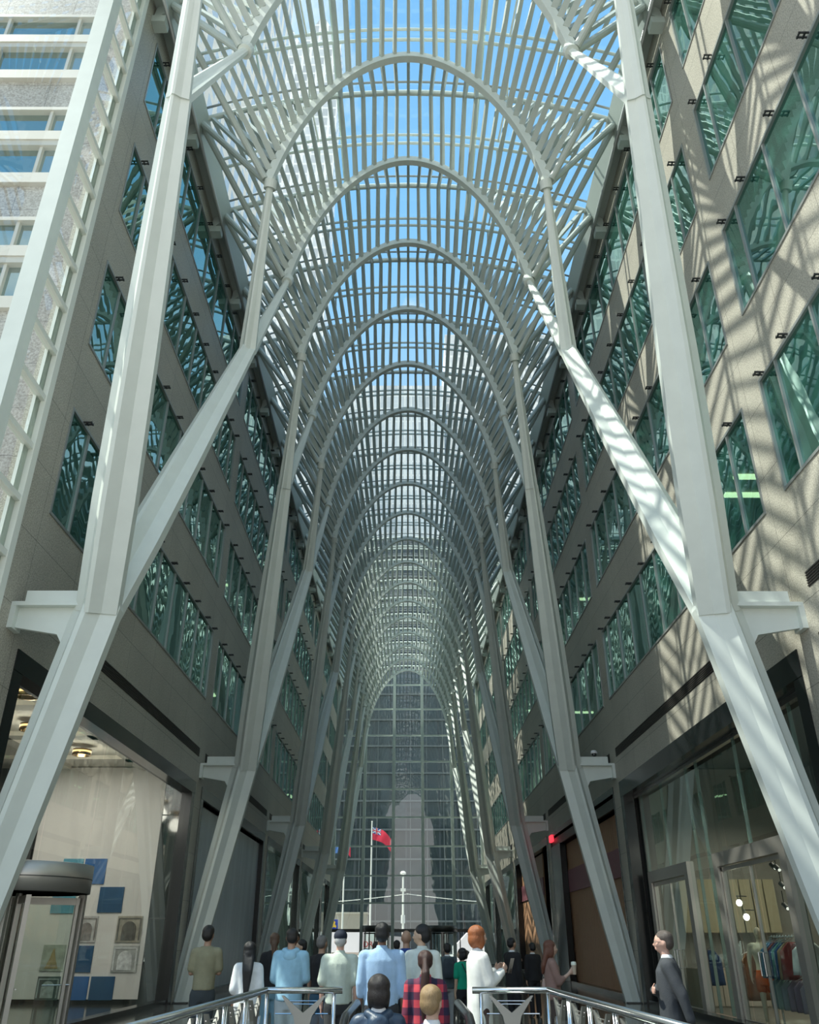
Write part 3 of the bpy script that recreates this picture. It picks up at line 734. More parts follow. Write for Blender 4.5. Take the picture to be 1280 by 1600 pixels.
for a_, b_ in ((-6.4, -5.3), (-1.2, .0), (.0, 1.35), (4.3, 6.4)):
    m = MB(); m.box(a_, a_+.08, YEND-.08, YEND+.04, 0, 2.2); m.box(b_-.08, b_, YEND-.08, YEND+.04, 0, 2.2); m.box(a_+.08, b_-.08, YEND-.08, YEND+.04, 0, .12); m.build('door_frame', DARKM, ew)

def revolving_door(cx, cy, R, z0, z1, label, metal, n=4, rot=.3):
    root = thing('revolving_door', (cx, cy, 0), label, 'door')
    MB().lathe([(R, z0), (R, z1), (R-.05, z1+.01), (.001, z1+.01)], (cx, cy, 0), 40).build('canopy', metal, root, smooth=True)
    MB().lathe([(R-.02, z0), (.001, z0)], (cx, cy, 0), 40).build('canopy_soffit', DARKM, root)
    MB().lathe([(R+.004, (z0+z1)/2-.008), (R+.004, (z0+z1)/2+.008)], (cx, cy, 0), 40).build('canopy_seam', DARKM, root)
    for a0, a1 in ((-.55*PI-.75, -.55*PI+.75-.35), (.45*PI-.75, .45*PI+.75)):
        MB().lathe([(R-.06, .02), (R-.06, z0)], (cx, cy, 0), 16, a0=a0, a1=a1).build('curved_glass', CLEAR, root)
        for t in (a0, a1):
            c = Vector((cx+(R-.05)*math.cos(t), cy+(R-.05)*math.sin(t), 0)); MB().box(c.x-.05, c.x+.05, c.y-.05, c.y+.05, 0, z0).build('post', metal, root)
    MB().tube([(cx, cy, 0), (cx, cy, z0)], .05, 10).build('centre_shaft', metal, root)
    for i in range(n):
        t = rot + i*2*PI/n; d = Vector((math.cos(t), math.sin(t), 0)); c = Vector((cx, cy, 0))
        m = MB(); up = (0,0,1)
        m.beam(c + d*.1 + Vector((0,0,.12)), c + d*(R-.12) + Vector((0,0,.12)), .045, .16); m.beam(c + d*.1 + Vector((0,0,z0-.1)), c + d*(R-.12) + Vector((0,0,z0-.1)), .045, .1)
        m.beam(c + d*(R-.15) + Vector((0,0,.04)), c + d*(R-.15) + Vector((0,0,z0-.05)), .07, .045, up=d); m.beam(c + d*.12 + Vector((0,0,.04)), c + d*.12 + Vector((0,0,z0-.05)), .07, .045, up=d)
        w = m.build('door_wing', metal, root)
        a_ = c + d*.12; b_ = c + d*(R-.15)
        MB().add([(a_.x, a_.y, .2), (b_.x, b_.y, .2), (b_.x, b_.y, z0-.15), (a_.x, a_.y, z0-.15)], [(0,1,2,3)]).build('wing_glass', CLEAR, w)
        p = c + d*(R*.75)
        nrm = Vector((-d.y, d.x, 0))*.05
        MB().tube([p + nrm + Vector((0,0,.95)) - d*.2, p + nrm + Vector((0,0,.95)) + d*.2], .012, 6).build('push_bar', STEEL, w)
    return root
revolving_door(-6.0, 14.0, 1.03, 2.20, 2.60, 'steel revolving door at the lower left in front of the white display wall', BRONZE, rot=.55)
revolving_door(-2.55, YEND, 1.2, 2.2, 2.66, 'dark revolving door below the flagpole at the end window', DARKM, rot=.2)
revolving_door(2.9, YEND, 1.25, 2.2, 2.66, 'dark revolving door to the right of the end window centre', DARKM, rot=.4)

# ---------------------------------------------------------------- street things seen through the end window
PW = mat('white_pole_paint', (.78,.76,.70), .5)
def flagpole(x, y, h, label, r0=.11):
    root = thing('flagpole', (x, y, 0), label, 'flagpole')
    MB().tube([(x, y, -.06), (x, y, h)], [r0, r0*.6], 10).build('mast', PW, root)
    MB().lathe([(.001,h+.16),(.08,h+.12),(.1,h+.05),(.06,h),(.001,h)], (x, y, 0), 10).build('finial', PW, root)
    MB().lathe([(.3,-.06),(.3,.1),(.15,.3),(.001,.3)], (x, y, 0), 14).build('base', PW, root)
flagpole(-4.08, 100, 13.6, 'tall white flagpole flying the red flag'); flagpole(-7.1, 100, 11.4, 'white flagpole left of the tall one, flag limp'); flagpole(-8.4, 100.5, 11.6, 'leftmost white flagpole, half hidden by the last left column')
def fw(u, v, x, z, y, W, H, droop, sw):     # flag surface
    return Vector((x + W*u, y + .16*math.sin(u*6+v*2)*u, z - H*v - droop*u*u*1.0 - .05*math.sin(u*7)))
def flag(name, x, z, y, W, H, droop, base, label, canton=False):
    root = thing(name, (x, y, z-H), label, 'flag')
    m = MB(); n = 12; vs = []; fs = []
    g = [[fw(i/n, j/6, x, z, y, W, H, droop, 0) for j in range(7)] for i in range(n+1)]
    R = [[p + Vector((0,-.008,0)) for p in col] + [p + Vector((0,.008,0)) for p in col[::-1]] for col in g]
    m.loft(R); m.build('cloth', base, root, smooth=False)
    if canton:
        def patch(nm, pts, off, mt):
            k = 6; top, bot = pts; R = []
            a0, a1 = top; b0, b1 = bot
            rr_ = []
            for i in range(k+1):
                t = i/k; p = fw(a0[0]+(a1[0]-a0[0])*t, a0[1]+(a1[1]-a0[1])*t, x, z, y, W, H, droop, 0); q = fw(b0[0]+(b1[0]-b0[0])*t, b0[1]+(b1[1]-b0[1])*t, x, z, y, W, H, droop, 0)
                rr_.append([p+Vector((0,-off,0)), q+Vector((0,-off,0)), q+Vector((0,-off+.004,0)), p+Vector((0,-off+.004,0))])
            MB().loft(rr_).build(nm, mt, root)
        B_ = mat('flag_blue', (.03,.06,.32), .8); Wt = mat('flag_white', (.8,.8,.8), .8); Rd = mat('flag_red', (.72,.03,.07), .8)
        patch('canton', (((0,0),(.45,0)), ((0,.5),(.45,.5))), .02, B_)
        patch('white_cross', (((0,.18),(.45,.18)), ((0,.32),(.45,.32))), .03, Wt); patch('white_cross', (((.17,0),(.28,0)), ((.17,.5),(.28,.5))), .03, Wt)
        patch('diagonal', (((0,.0),(.45,.42)), ((0,.08),(.45,.5))), .026, Wt); patch('diagonal', (((0,.42),(.45,0)), ((0,.5),(.45,.08))), .026, Wt)
        patch('red_cross', (((0,.21),(.45,.21)), ((0,.29),(.45,.29))), .036, Rd); patch('red_cross', (((.195,0),(.255,0)), ((.195,.5),(.255,.5))), .036, Rd)
flag('red_ensign_flag', -4.0, 13.1, 100, 2.1, 1.35, 1.25, mat('flag_red', (.72,.03,.07), .8), 'red flag with a blue cornered cross blowing to the right of the tall flagpole', True)
flag('red_flag', -7.0, 11.2, 100, .55, 1.0, .3, mat('flag_red', (.72,.03,.07), .8), 'limp red flag beside the last left column')
flag('blue_flag', -8.28, 11.2, 100.5, .55, .8, .15, mat('flag_blue2', (.08,.18,.45), .8), 'small blue flag partly hidden by the last left column')
lp = thing('street_lamp', (-.48, 98, 0), 'pale street lamp post standing in the middle of the end window', 'street lamp')
MB().tube([(-.48,98,-.06), (-.48,98,8.0)], [.14, .09], 10).build('post', PW, lp)
MB().lathe([(.001,8.35),(.2,8.3),(.32,8.15),(.3,8.0),(.001,8.0)], (-.48,98,0), 14).build('lamp_head', PW, lp)
MB().tube([(-.48,98,3.2), (-.48,98,4.0)], .22, 10).build('sleeve', mat('pale_grey_sleeve', (.6,.6,.58), .6), lp)
MB().box(-.75,-.2,97.9,98.1,6.3,6.6).build('bracket_box', PW, lp)
cb = thing('overhead_cable', (0, 98, 5.4), 'pale overhead cable with small clips strung across the street', 'cable')
pts = [(-11 + 22*i/40, 98, 5.15 + .9*(1-abs((i-20)/20.))**1.5) for i in range(41)]
MB().tube(pts, .035, 6).build('wire', PW, cb)
for i in range(2, 40, 2): MB().box(pts[i][0]-.09, pts[i][0]+.09, 97.95, 98.05, pts[i][2]-.05, pts[i][2]+.05).build('clip', PW, cb)
def text_mesh(txt, size, mt, parent, loc, rot=(PI/2,0,0), depth=.01, name='lettering'):
    cu = bpy.data.curves.new(name, 'FONT'); cu.body = txt; cu.size = size; cu.extrude = depth; cu.align_x = 'LEFT'
    to = bpy.data.objects.new('tmp', cu); COL.objects.link(to)
    dg = bpy.context.evaluated_depsgraph_get(); me = bpy.data.meshes.new_from_object(to.evaluated_get(dg)); bpy.data.objects.remove(to)
    M = Matrix.Translation(Vector(loc) - wloc(parent)) @ Euler(rot).to_matrix().to_4x4(); me.transform(M)
    me.materials.clear(); me.materials.append(mt); o = bpy.data.objects.new(name, me); COL.objects.link(o); o.parent = parent
    return o
sg = thing('bank_sign', (-7.75, 97, 0), 'small blue and yellow bank sign on a post left of the end window centre', 'sign')
MB().box(-8.15, -7.35, 97, 97.1, 2.35, 3.55).build('board', mat('sign_blue', (.02,.05,.38), .5), sg)
m = MB(); m.poly([(-7.95,96.98,2.75),(-7.75,96.98,2.85),(-7.55,96.98,2.75),(-7.5,96.98,2.95),(-7.68,96.98,3.1),(-7.6,96.98,3.3),(-7.8,96.98,3.45),(-8.0,96.98,3.35),(-8.05,96.98,3.1),(-7.9,96.98,3.0)], (0,.018,0)); m.build('emblem', mat('sign_yellow', (.8,.5,.05), .5), sg)
text_mesh('RBC', .34, mat('sign_white', (.8,.8,.8), .5), sg, (-8.1, 96.98, 2.42))
MB().tube([(-7.75,97.05,-.06), (-7.75,97.05,2.35)], .06, 8).build('post', DARKM, sg)
tr = thing('white_truck', (-5.6, 92, 0), 'white box truck with red lettering parked beyond the left revolving door', 'truck')
WP = mat('white_vehicle_paint', (.85,.85,.84), .4)
MB().box(-10.2, -2.0, 91, 93.2, .55, 2.35).build('cargo_box', WP, tr)
m = MB(); m.poly([(-2.0,91.1,.5),(-.2,91.1,.5),(-.2,91.1,1.2),(-.6,91.1,1.9),(-2.0,91.1,2.0)], (0,2,0)); m.build('cab', mat('grey_vehicle_paint', (.4,.4,.4), .4), tr)
text_mesh('DRIV', .72, mat('sign_red', (.6,.04,.05), .5), tr, (-4.35, 90.97, 1.0))
for x in (-9, -4.0, -1.0): MB().tube([(x, 90.95, .42), (x, 91.25, .42)], .45, 18).build('wheel', BLACK, tr)
vn = thing('white_van', (7.3, 90, 0), 'white van seen low behind the right revolving door', 'van')
m = MB(); m.poly([(4.4,89,.4),(10.4,89,.4),(10.4,89,2.2),(5.8,89,2.25),(4.9,89,1.4),(4.4,89,1.1)], (0,2,0)); m.build('body', WP, vn)
for x in (5.6, 9.4): MB().tube([(x, 88.96, .38), (x, 89.2, .38)], .38, 18).build('wheel', BLACK, vn)
for i in range(5): MB().box(5.9+i*.85, 6.6+i*.85, 88.98, 89, 1.35, 1.95).build('side_window', mat('van_window', (.45,.5,.52), .2), vn)

# ---------------------------------------------------------------- stainless handrails round the escalator opening
RAILM = mat('polished_rail_steel', (.72,.73,.74), .16, 1.)
PLATE = mat('satin_bracket_steel', (.34,.34,.32), .38, .85)
def vbracket(parent, c, ax):
    """Y-shaped plate bracket: c top-centre at rail, ax horizontal unit direction"""
    c = Vector(c); ax = Vector(ax); nrm = Vector((-ax.y, ax.x, 0))*.02
    P = lambda a, z: c + ax*a + Vector((0,0,z))
    m = MB()
    m.poly([P(-.24,-.03)-nrm, P(-.215,-.03)-nrm, P(.0,-.19)-nrm, P(.0,-.30)-nrm, P(-.075,-.32)-nrm, P(-.10,-.22)-nrm], nrm*2)
    m.poly([P(.24,-.03)-nrm, P(.215,-.03)-nrm, P(.0,-.19)-nrm, P(.0,-.30)-nrm, P(.075,-.32)-nrm, P(.10,-.22)-nrm], nrm*2)
    m.poly([P(-.075,-.32)-nrm, P(.0,-.30)-nrm, P(.075,-.32)-nrm, P(.07,-.7)-nrm, P(.09,-1.04)-nrm, P(-.09,-1.04)-nrm, P(-.07,-.7)-nrm], nrm*2)
    m.build('bracket_plate', PLATE, parent)
    m = MB(); m.tube([P(-.22,-.08), P(.22,-.08)], .005, 6); m.tube([P(-.18,-.11), P(.18,-.11)], .005, 6); m.build('wire', RAILM, parent)
for s, side in ((-1, 'left'), (1, 'right')):
    root = thing('handrail', (s*1.5, 10.3, 0), 'stainless handrail with Y-shaped brackets on the %s of the escalator opening' % side, 'railing')
    P0 = Vector((s*.71, 10.38, 1.07)); P1 = Vector((s*1.55, 10.38, 1.07)); P2 = Vector((s*1.82, 3.0, 1.07))
    MB().tube([P0, P1 - Vector((s*.03,0,0)), P1 + Vector((0,-.03,0)), P2], .033, 14).build('top_rail', RAILM, root, smooth=True)
    MB().tube([P0 + Vector((s*.15,0,-.22)), P1 + Vector((-s*.12,0,-.22))], .007, 6).build('lower_wire', RAILM, root)
    vbracket(root, (s*1.13, 10.38, 1.05), (1,0,0))
    for x in (.80, 1.53): MB().tube([(s*x, 10.38, 0), (s*x, 10.38, 1.05)], .021, 10).build('post', RAILM, root, smooth=True)
    d = (P2-P1).normalized()
    for i in range(7):
        c = P1 + d*(.55+.88*i); vbracket(root, c + Vector((0,0,-.02)), d)
        for q in (.40, .48):
            c2 = P1 + d*(.55+.88*i+q); MB().tube([(c2.x, c2.y, 0), (c2.x, c2.y, 1.05)], .016, 8).build('post', RAILM, root, smooth=True)
    MB().add([(s*.82, 10.40, .06), (s*1.5, 10.40, .06), (s*1.5, 10.40, .84), (s*.82, 10.40, .84)], [(0,1,2,3)]).build('glass_panel', CLEAR, root)
    q = P1 + d*.1; w = P2
    MB().add([(q.x+s*.02, q.y, .06), (w.x+s*.02, w.y, .06), (w.x+s*.02, w.y, .84), (q.x+s*.02, q.y, .84)], [(0,1,2,3)]).build('glass_panel', CLEAR, root)

# ---------------------------------------------------------------- escalator
esc = thing('escalator', (0, 9.6, 0), 'escalator coming up from below between the two handrails', 'escalator')
RUB = mat('black_handrail_rubber', (.015,.016,.018), .25, spec=.6)
def ez(y):   # floor height on the escalator
    if y >= 8.3: return 0.
    if y >= 7.7: return -(8.3-y)**2*.48
    return -.173 - (7.7-y)*.577
for s in (-1, 1):
    X = s*.53; pts = []
    for y in [10.0-.25*i for i in range(36)]: pts.append((X, y, .97 + ez(y)))
    nose = [(X, 10.0 + .30*math.sin(t*PI/8), .67 + .30*math.cos(t*PI/8)) for t in range(8, 0, -1)]
    MB().tube([(X, 9.4, .37)] + nose + pts, .04, 10).build('handrail_belt', RUB, esc, smooth=True)
    m = MB(); R = []
    ys = [10.22, 10.1, 9.9] + [9.6-.3*i for i in range(28)]
    for y in ys:
        t = .12 if y > 10.2 else (.22 if y > 10.05 else .3)
        R.append([Vector((X-.008, y, ez(y)+.12)), Vector((X+.008, y, ez(y)+.12)), Vector((X+.008, y, ez(y)+.62+t)), Vector((X-.008, y, ez(y)+.62+t))])
    m.loft(R); m.build('balustrade_glass', CLEAR, esc)
    m = MB(); R = []
    for y in ys: R.append([Vector((X-.10, y, ez(y)-.3)), Vector((X+.10, y, ez(y)-.3)), Vector((X+.10, y, ez(y)+.12)), Vector((X-.10, y, ez(y)+.12))])
    m.loft(R); m.build('skirt', STEEL, esc)
MB().box(-.43, .43, 9.1, 10.15, -.02, .012).build('comb_plate', STEEL, esc)
for i in range(20):
    y1 = 9.1 - .4*i; y0 = y1 - .4; z = ez(max(y0+.1, -9)) if y0 > 8 else -.173 - (7.7-(y0+.2))*.577 - .02
    if y0 > 8.2: z = -.0
    m = MB(); m.box(-.43, .43, y0, y1, z-.25, z-.02)
    for q in range(17): m.box(-.42+.05*q, -.39+.05*q, y0, y1, z-.02, z)
    m.build('step', mat('escalator_step_metal', (.28,.28,.28), .4, .7), esc)

# ---------------------------------------------------------------- people
TSC = bpy.data.scenes.new('workbench'); TVL = TSC.view_layers[0]; WB = []; OLD = []
def sphere_pts(c, r, n=10, m=7):
    R = []
    for j in range(m+1):
        t = PI*j/m; rr = max(math.sin(t), .02); R.append([Vector((c[0]+r[0]*rr*math.cos(2*PI*i/n), c[1]+r[1]*rr*math.sin(2*PI*i/n), c[2]-r[2]*math.cos(t))) for i in range(n)])
    return R
class Blob:
    def __init__(s): s.m = MB()
    def ell(s, c, r, n=12, m=8): s.m.loft(sphere_pts(c, r, n, m)); return s
    def cap(s, p0, p1, r0, r1=None, n=10):
        p0 = Vector(p0); p1 = Vector(p1); r1 = r0 if r1 is None else r1; d = (p1-p0)
        if d.length < 1e-5: return s.ell(p0, (r0,)*3)
        d.normalize(); a = d.cross(Vector((0,0,1)));
        if a.length < .05: a = d.cross(Vector((0,1,0)))
        a.normalize(); b = d.cross(a); R = []
        for t in (-85, -55, -25, 0): t = math.radians(t); R.append([p0 + d*r0*math.sin(t) + (a*math.cos(2*PI*i/n)+b*math.sin(2*PI*i/n))*r0*math.cos(t) for i in range(n)])
        for t in (0, 25, 55, 85): t = math.radians(t); R.append([p1 + d*r1*math.sin(t) + (a*math.cos(2*PI*i/n)+b*math.sin(2*PI*i/n))*r1*math.cos(t) for i in range(n)])
        s.m.loft(R); return s
    def rings(s, rs, n=18):      # (z, cx, cy, rx, ry)
        s.m.loft([[Vector((cx+rx*math.cos(2*PI*i/n), cy+ry*math.sin(2*PI*i/n), z)) for i in range(n)] for z, cx, cy, rx, ry in rs]); return s
    def finish(s, name, mt, parent, voxel=.011, smooth=3, k=1., wr=0., seed=0):
        me = bpy.data.meshes.new('t'); me.from_pydata([tuple(v) for v in s.m.v], [], s.m.f)
        bm = bmesh.new(); bm.from_mesh(me); bmesh.ops.recalc_face_normals(bm, faces=bm.faces); bm.to_mesh(me); bm.free()
        if not WB: 
            o = bpy.data.objects.new('workpiece', me); TSC.collection.objects.link(o)
            md = o.modifiers.new('r', 'REMESH'); md.mode = 'VOXEL'; ms = o.modifiers.new('s', 'SMOOTH'); ms.factor = .5; WB.append(o)
        o = WB[0]; o.data = me; o.modifiers[0].voxel_size = voxel*(1.35 if parent.location.y > 13.3 else 1.1); o.modifiers[1].iterations = smooth; OLD.append(me)
        TVL.update(); dg = TVL.depsgraph; m2 = bpy.data.meshes.new_from_object(o.evaluated_get(dg))
        for v in m2.vertices:
            if wr:
                p = v.co; f = noise.noise(Vector((p.x*9+seed, p.y*9, p.z*4.5+seed)))+.5*noise.noise(Vector((p.x*20, p.y*20+seed, p.z*9)))
                v.co = p + v.normal*f*wr
        m2.transform(Matrix.Scale(k, 4)); m2.name = name
        m2.materials.append(mt)
        for p in m2.polygons: p.use_smooth = True
        q = bpy.data.objects.new(name, m2); COL.objects.link(q); q.parent = parent
        return q
def clothm(name, c, rough=.85): return mat('fabric_'+name, c, rough, noise_amt=.10, nscale=9, bump=.25, bscale=120)
def skinm(name, c): return mat('skin_'+name, c, .5, noise_amt=.05, nscale=14)
def hairm(name, c): return mat('hair_'+name, c, .38, noise_amt=.25, nscale=30, stretch=(6,6,1), bump=.4, bscale=60)
def plaid():
    m, N, L, P = new_mat('red_plaid_fabric'); tc = N.new('ShaderNodeTexCoord'); sp = N.new('ShaderNodeSeparateXYZ'); L.new(tc.outputs['Object'], sp.inputs[0])
    cur = None
    def band(sock, fr, th):
        a = N.new('ShaderNodeMath'); a.operation = 'MULTIPLY'; a.inputs[1].default_value = fr; L.new(sock, a.inputs[0])
        b = N.new('ShaderNodeMath'); b.operation = 'FRACT'; L.new(a.outputs[0], b.inputs[0])
        c = N.new('ShaderNodeMath'); c.operation = 'GREATER_THAN'; c.inputs[1].default_value = th; L.new(b.outputs[0], c.inputs[0]); return c.outputs[0]
    s = N.new('ShaderNodeMath'); s.operation = 'ADD'; L.new(band(sp.outputs['X'], 9, .5), s.inputs[0]); L.new(band(sp.outputs['Z'], 8, .5), s.inputs[1])
    r = N.new('ShaderNodeValToRGB'); r.color_ramp.interpolation = 'CONSTANT'
    r.color_ramp.elements[0].color = (.52,.05,.07,1); r.color_ramp.elements[1].position = .3; r.color_ramp.elements[1].color = (.13,.02,.05,1)
    e = r.color_ramp.elements.new(.75); e.color = (.02,.015,.045,1)
    h = N.new('ShaderNodeMath'); h.operation = 'MULTIPLY'; h.inputs[1].default_value = .5; L.new(s.outputs[0], h.inputs[0])
    L.new(h.outputs[0], r.inputs[0]); L.new(r.outputs[0], P.inputs['Base Color']); P.inputs['Roughness'].default_value = .85
    return m
PLAID = plaid()
SHOE = mat('dark_shoe_leather', (.03,.025,.02), .4)

def hand(B, w, d, palmn, curl=.5, side=1):
    """w wrist, d pointing direction of the hand, palmn palm normal; five separate fingers"""
    w = Vector(w); d = Vector(d).normalized(); pn = Vector(palmn); pn = (pn - d*pn.dot(d)).normalized(); ac = d.cross(pn).normalized()*side
    B.cap(w, w + d*.02, .026, .028); 
    for q in (-.026, -.009, .009, .026): B.cap(w + d*.015 + ac*q*.6, w + d*.082 + ac*q, .014, .0125, 8)
    for q, L_ in ((-.030, .058), (-.010, .072), (.010, .078), (.029, .070)):
        p = w + d*.085 + ac*q*1.05; dd = d
        for seg, f in ((.45, .35), (.32, .8), (.23, 1.)):
            dd = (d*math.cos(curl*f*1.5) + pn*math.sin(curl*f*1.5)).normalized(); e = p + dd*L_*seg
            B.cap(p, e, .0098, .009, 8); p = e
    p = w + d*.028 + ac*.024; dd = (d*.7 + ac*.62 + pn*.3).normalized(); e = p + dd*.042; B.cap(p, e, .0135, .0115, 8); B.cap(e, e + (dd + d*.6 + pn*.3).normalized()*.03, .0115, .0095, 8)

def person(label, x, y, z, H=1.75, face=0., skin='light', hair='short', haircol=('dark', (.012,.010,.009)), top=None, bottom=None, topkind='tee', arms=('down','down'),
           stride=0., build_=1., female=False, group=None, coat=None, headturn=0., collar=None, extra=None, baldskin=False, pant='trousers'):
    SK = {'light': (.55,.36,.27), 'tan': (.40,.24,.16), 'brown': (.20,.105,.065), 'asian': (.52,.35,.24), 'pink': (.60,.36,.28)}[skin]
    sk = skinm(skin, SK); k = H/1.76
    root = thing('person', (x, y, z), label, 'person', group, rz=face)
    sh = .145*build_ if female else .166*build_; cw = (.128 if female else .148)*build_; hp = (.152 if female else .143)*build_; wt = (.113 if female else .134)*build_
    B = Blob(); ht = Matrix.Rotation(headturn, 3, 'Z')
    def hd(p): q = ht @ Vector((p[0], p[1], 0)); return (q.x, q.y, p[2])
    # trunk
    B.rings([(.84,0,0,hp*.7,.09),(.90,0,0,hp,.108),(1.0,0,0,hp*.97,.11),(1.12,0,0,wt,.095),(1.25,0,.005,cw,.11),(1.36,0,0,cw*1.02,.105),(1.44,0,-.005,cw*.8,.08),(1.49,0,-.01,.07,.06)])
    B.cap((-sh+.03,0,1.42), (sh-.03,0,1.42), .055); B.cap((0,-.01,1.46), hd((0,.012,1.56)), .056, .052)
    # head with face
    hc = hd((0,.015,0))
    def E(c, r):
        q = hd(c); n = 12; R = []
        for ring in sphere_pts((0,0,0), r, n, 8): R.append([ht @ p + Vector(q) for p in ring])
        B.m.loft(R)
    E((0,.012,1.655), (.078,.096,.100)); E((0,.035,1.600), (.056,.062,.062)); E((0,.062,1.568), (.026,.026,.022))
    E((0,.108,1.625), (.013,.022,.022)); B.cap(hd((0,.096,1.655)), hd((0,.118,1.622)), .009, .012, 8); E((-.03,.088,1.675), (.022,.014,.008)); E((.03,.088,1.675), (.022,.014,.008))
    E((0,.098,1.588), (.024,.011,.006)); E((0,.096,1.577), (.020,.011,.006)); E((-.036,.082,1.620), (.02,.02,.018)); E((.036,.082,1.620), (.02,.02,.018))
    for s in (-1,1): E((s*.075,.005,1.635), (.010,.022,.032))
    # arms
    AW = []
    for idx, s in enumerate((-1, 1)):
        a = arms[idx]; S = Vector((s*sh, 0, 1.415))
        if a == 'down': El = S + Vector((s*.036,-.02,-.285)); W = El + Vector((s*.005,.04,-.245)); hdn = (0,.12,-1); pn = (-s,0,0); cu = .45
        elif a == 'front': El = S + Vector((s*.04,.02,-.27)); W = El + Vector((-s*.10,.20,.04)); hdn = (-s*.5,.9,.25); pn = (-s*.5,0,.8); cu = .7
        elif a == 'hold': El = S + Vector((s*.03,.08,-.26)); W = El + Vector((-s*.06,.18,.12)); hdn = (-s*.3,.7,.6); pn = (-s*.8,0,.1); cu = .9
        elif a == 'crossed': El = S + Vector((s*.035,.03,-.26)); W = El + Vector((-s*.22,.14,.03)); hdn = (-s,.15,.05); pn = (0,-1,0); cu = .5
        elif a == 'swingf': El = S + Vector((s*.04,.06,-.27)); W = El + Vector((0,.16,-.18)); hdn = (0,.4,-1); pn = (-s,0,0); cu = .6
        elif a == 'swingb': El = S + Vector((s*.05,-.11,-.26)); W = El + Vector((0,-.06,-.24)); hdn = (0,0,-1); pn = (-s,0,0); cu = .5
        elif a == 'rail': El = S + Vector((s*.14,.02,-.24)); W = El + Vector((s*.13,.20,.02)); hdn = (s*.1,.9,-.1); pn = (0,0,-1); cu = .8
        elif a == 'back': El = S + Vector((s*.06,-.08,-.27)); W = El + Vector((-s*.12,-.08,-.12)); hdn = (-s,.0,-.4); pn = (0,-1,0); cu = .5
        B.cap(S, El, .052*build_, .041); B.cap(El, W, .040, .027); hand(B, W, hdn, pn, cu, -1 if s*pn[0] < 0 else s)
        AW.append((S, El, W))
    # legs
    LG = []
    for s in (-1, 1):
        f = stride*s; Hp = Vector((s*.088, 0, .88)); Kn = Vector((s*.095, f*.22+.01, .49 + abs(f)*.01)); An = Vector((s*.10, f*.42 - (.06 if f < 0 else 0), .085 + (.06 if f < -.2 else 0)))
        B.cap(Hp, Kn, .083*build_, .058); B.cap(Kn, An, .056, .038); B.cap(An + Vector((0,-.02,-.03)), An + Vector((0,.14,-.05)), .036, .028)
        LG.append((Hp, Kn, An))
    B.finish('body', sk, root, .0095, 2, k)
    # eyes
    EYE = mat('eye_white', (.7,.7,.68), .2); IR = mat('eye_dark', (.02,.015,.01), .2)
    for s in (-1,1):
        q = hd((s*.030,.0965,1.652)); MB().loft(sphere_pts([c*k for c in q], (.011*k,.006*k,.006*k), 8, 5)).build('eye_tmp', EYE).name = 'eye'
        o = bpy.data.objects[-1] if False else None
    for ob in [o for o in COL.objects if o.name.startswith('eye') and o.parent is None]:
        ob.parent = root
    # trousers / skirt
    if bottom:
        b = Blob()
        if pant == 'skirt': b.rings([(.50,0,0,hp*1.25,.15),(.75,0,0,hp*1.18,.14),(.95,0,0,hp*1.08,.125),(1.03,0,0,wt*1.05,.11)])
        else:
            b.rings([(.78,0,0,hp*1.0,.105),(.88,0,0,hp*1.10,.125),(.98,0,0,hp*1.07,.122),(1.04,0,0,hp*.99,.115)])
            for Hp, Kn, An in LG: b.cap(Hp, Kn, .098*build_, .078); b.cap(Kn, An + Vector((0,-.005,-.02)), .077, .068)
        b.finish('trousers' if pant != 'skirt' else 'skirt', bottom, root, .017, 2, k, .004, x*3)
    # top
    t = Blob(); hem = {'tee': .93, 'shirt': .90, 'hoodie': .88, 'jacket': .84, 'coat': .46, 'blouse': .90}[topkind]
    g = {'tee': .015, 'shirt': .020, 'hoodie': .030, 'jacket': .028, 'coat': .034, 'blouse': .032}[topkind]
    lo = [] if topkind != 'coat' else [(.46,0,-.01,hp*1.35,.17),(.65,0,-.005,hp*1.25,.155)]
    if topkind != 'coat': lo = [(hem,0,0,hp+g*1.1,.118+g)]
    t.rings(lo + [(.97,0,0,hp+g,.113+g),(1.12,0,0,wt+g*1.6,.10+g*1.2),(1.25,0,.0,cw+g*1.1,.112+g),(1.37,0,-.003,cw+g*1.1,.108+g),(1.45,0,-.01,cw*.78+g*.8,.08+g*.7),(1.50,0,-.012,.075+g*.4,.062+g*.4)])
    t.cap((-sh+.02,0,1.42), (sh-.02,0,1.42), .058+g*.6)
    for S, El, W in AW:
        if topkind in ('tee','blouse'):
            e2 = S.lerp(El, .78 if topkind == 'tee' else .95); t.cap(S, e2, .060+g*.6, .056+g*.9)
        elif topkind == 'shirt' and collar == 'short': t.cap(S, S.lerp(El, .85), .062+g*.5, .062+g*.7)
        else:
            t.cap(S, El, .058+g*.6, .050+g*.6); t.cap(El, El.lerp(W, .93 if collar != 'rolled' else .45), .048+g*.6, .038+g*.5)
    t.finish({'tee':'t_shirt','shirt':'shirt','hoodie':'hoodie','jacket':'jacket','coat':'coat','blouse':'blouse'}[topkind], top, root, .0145, 2, k, .006 if topkind != 'tee' else .004, y)
    if topkind in ('shirt','jacket','coat') :
        c = Blob(); c.rings([(1.475,0,-.012,.078,.07),(1.51,0,-.008,.068,.062),(1.53,0,-.005,.064,.058)]); c.finish('collar', top if topkind == 'shirt' else clothm('white_shirt', (.72,.73,.74)), root, .010, 1, k)
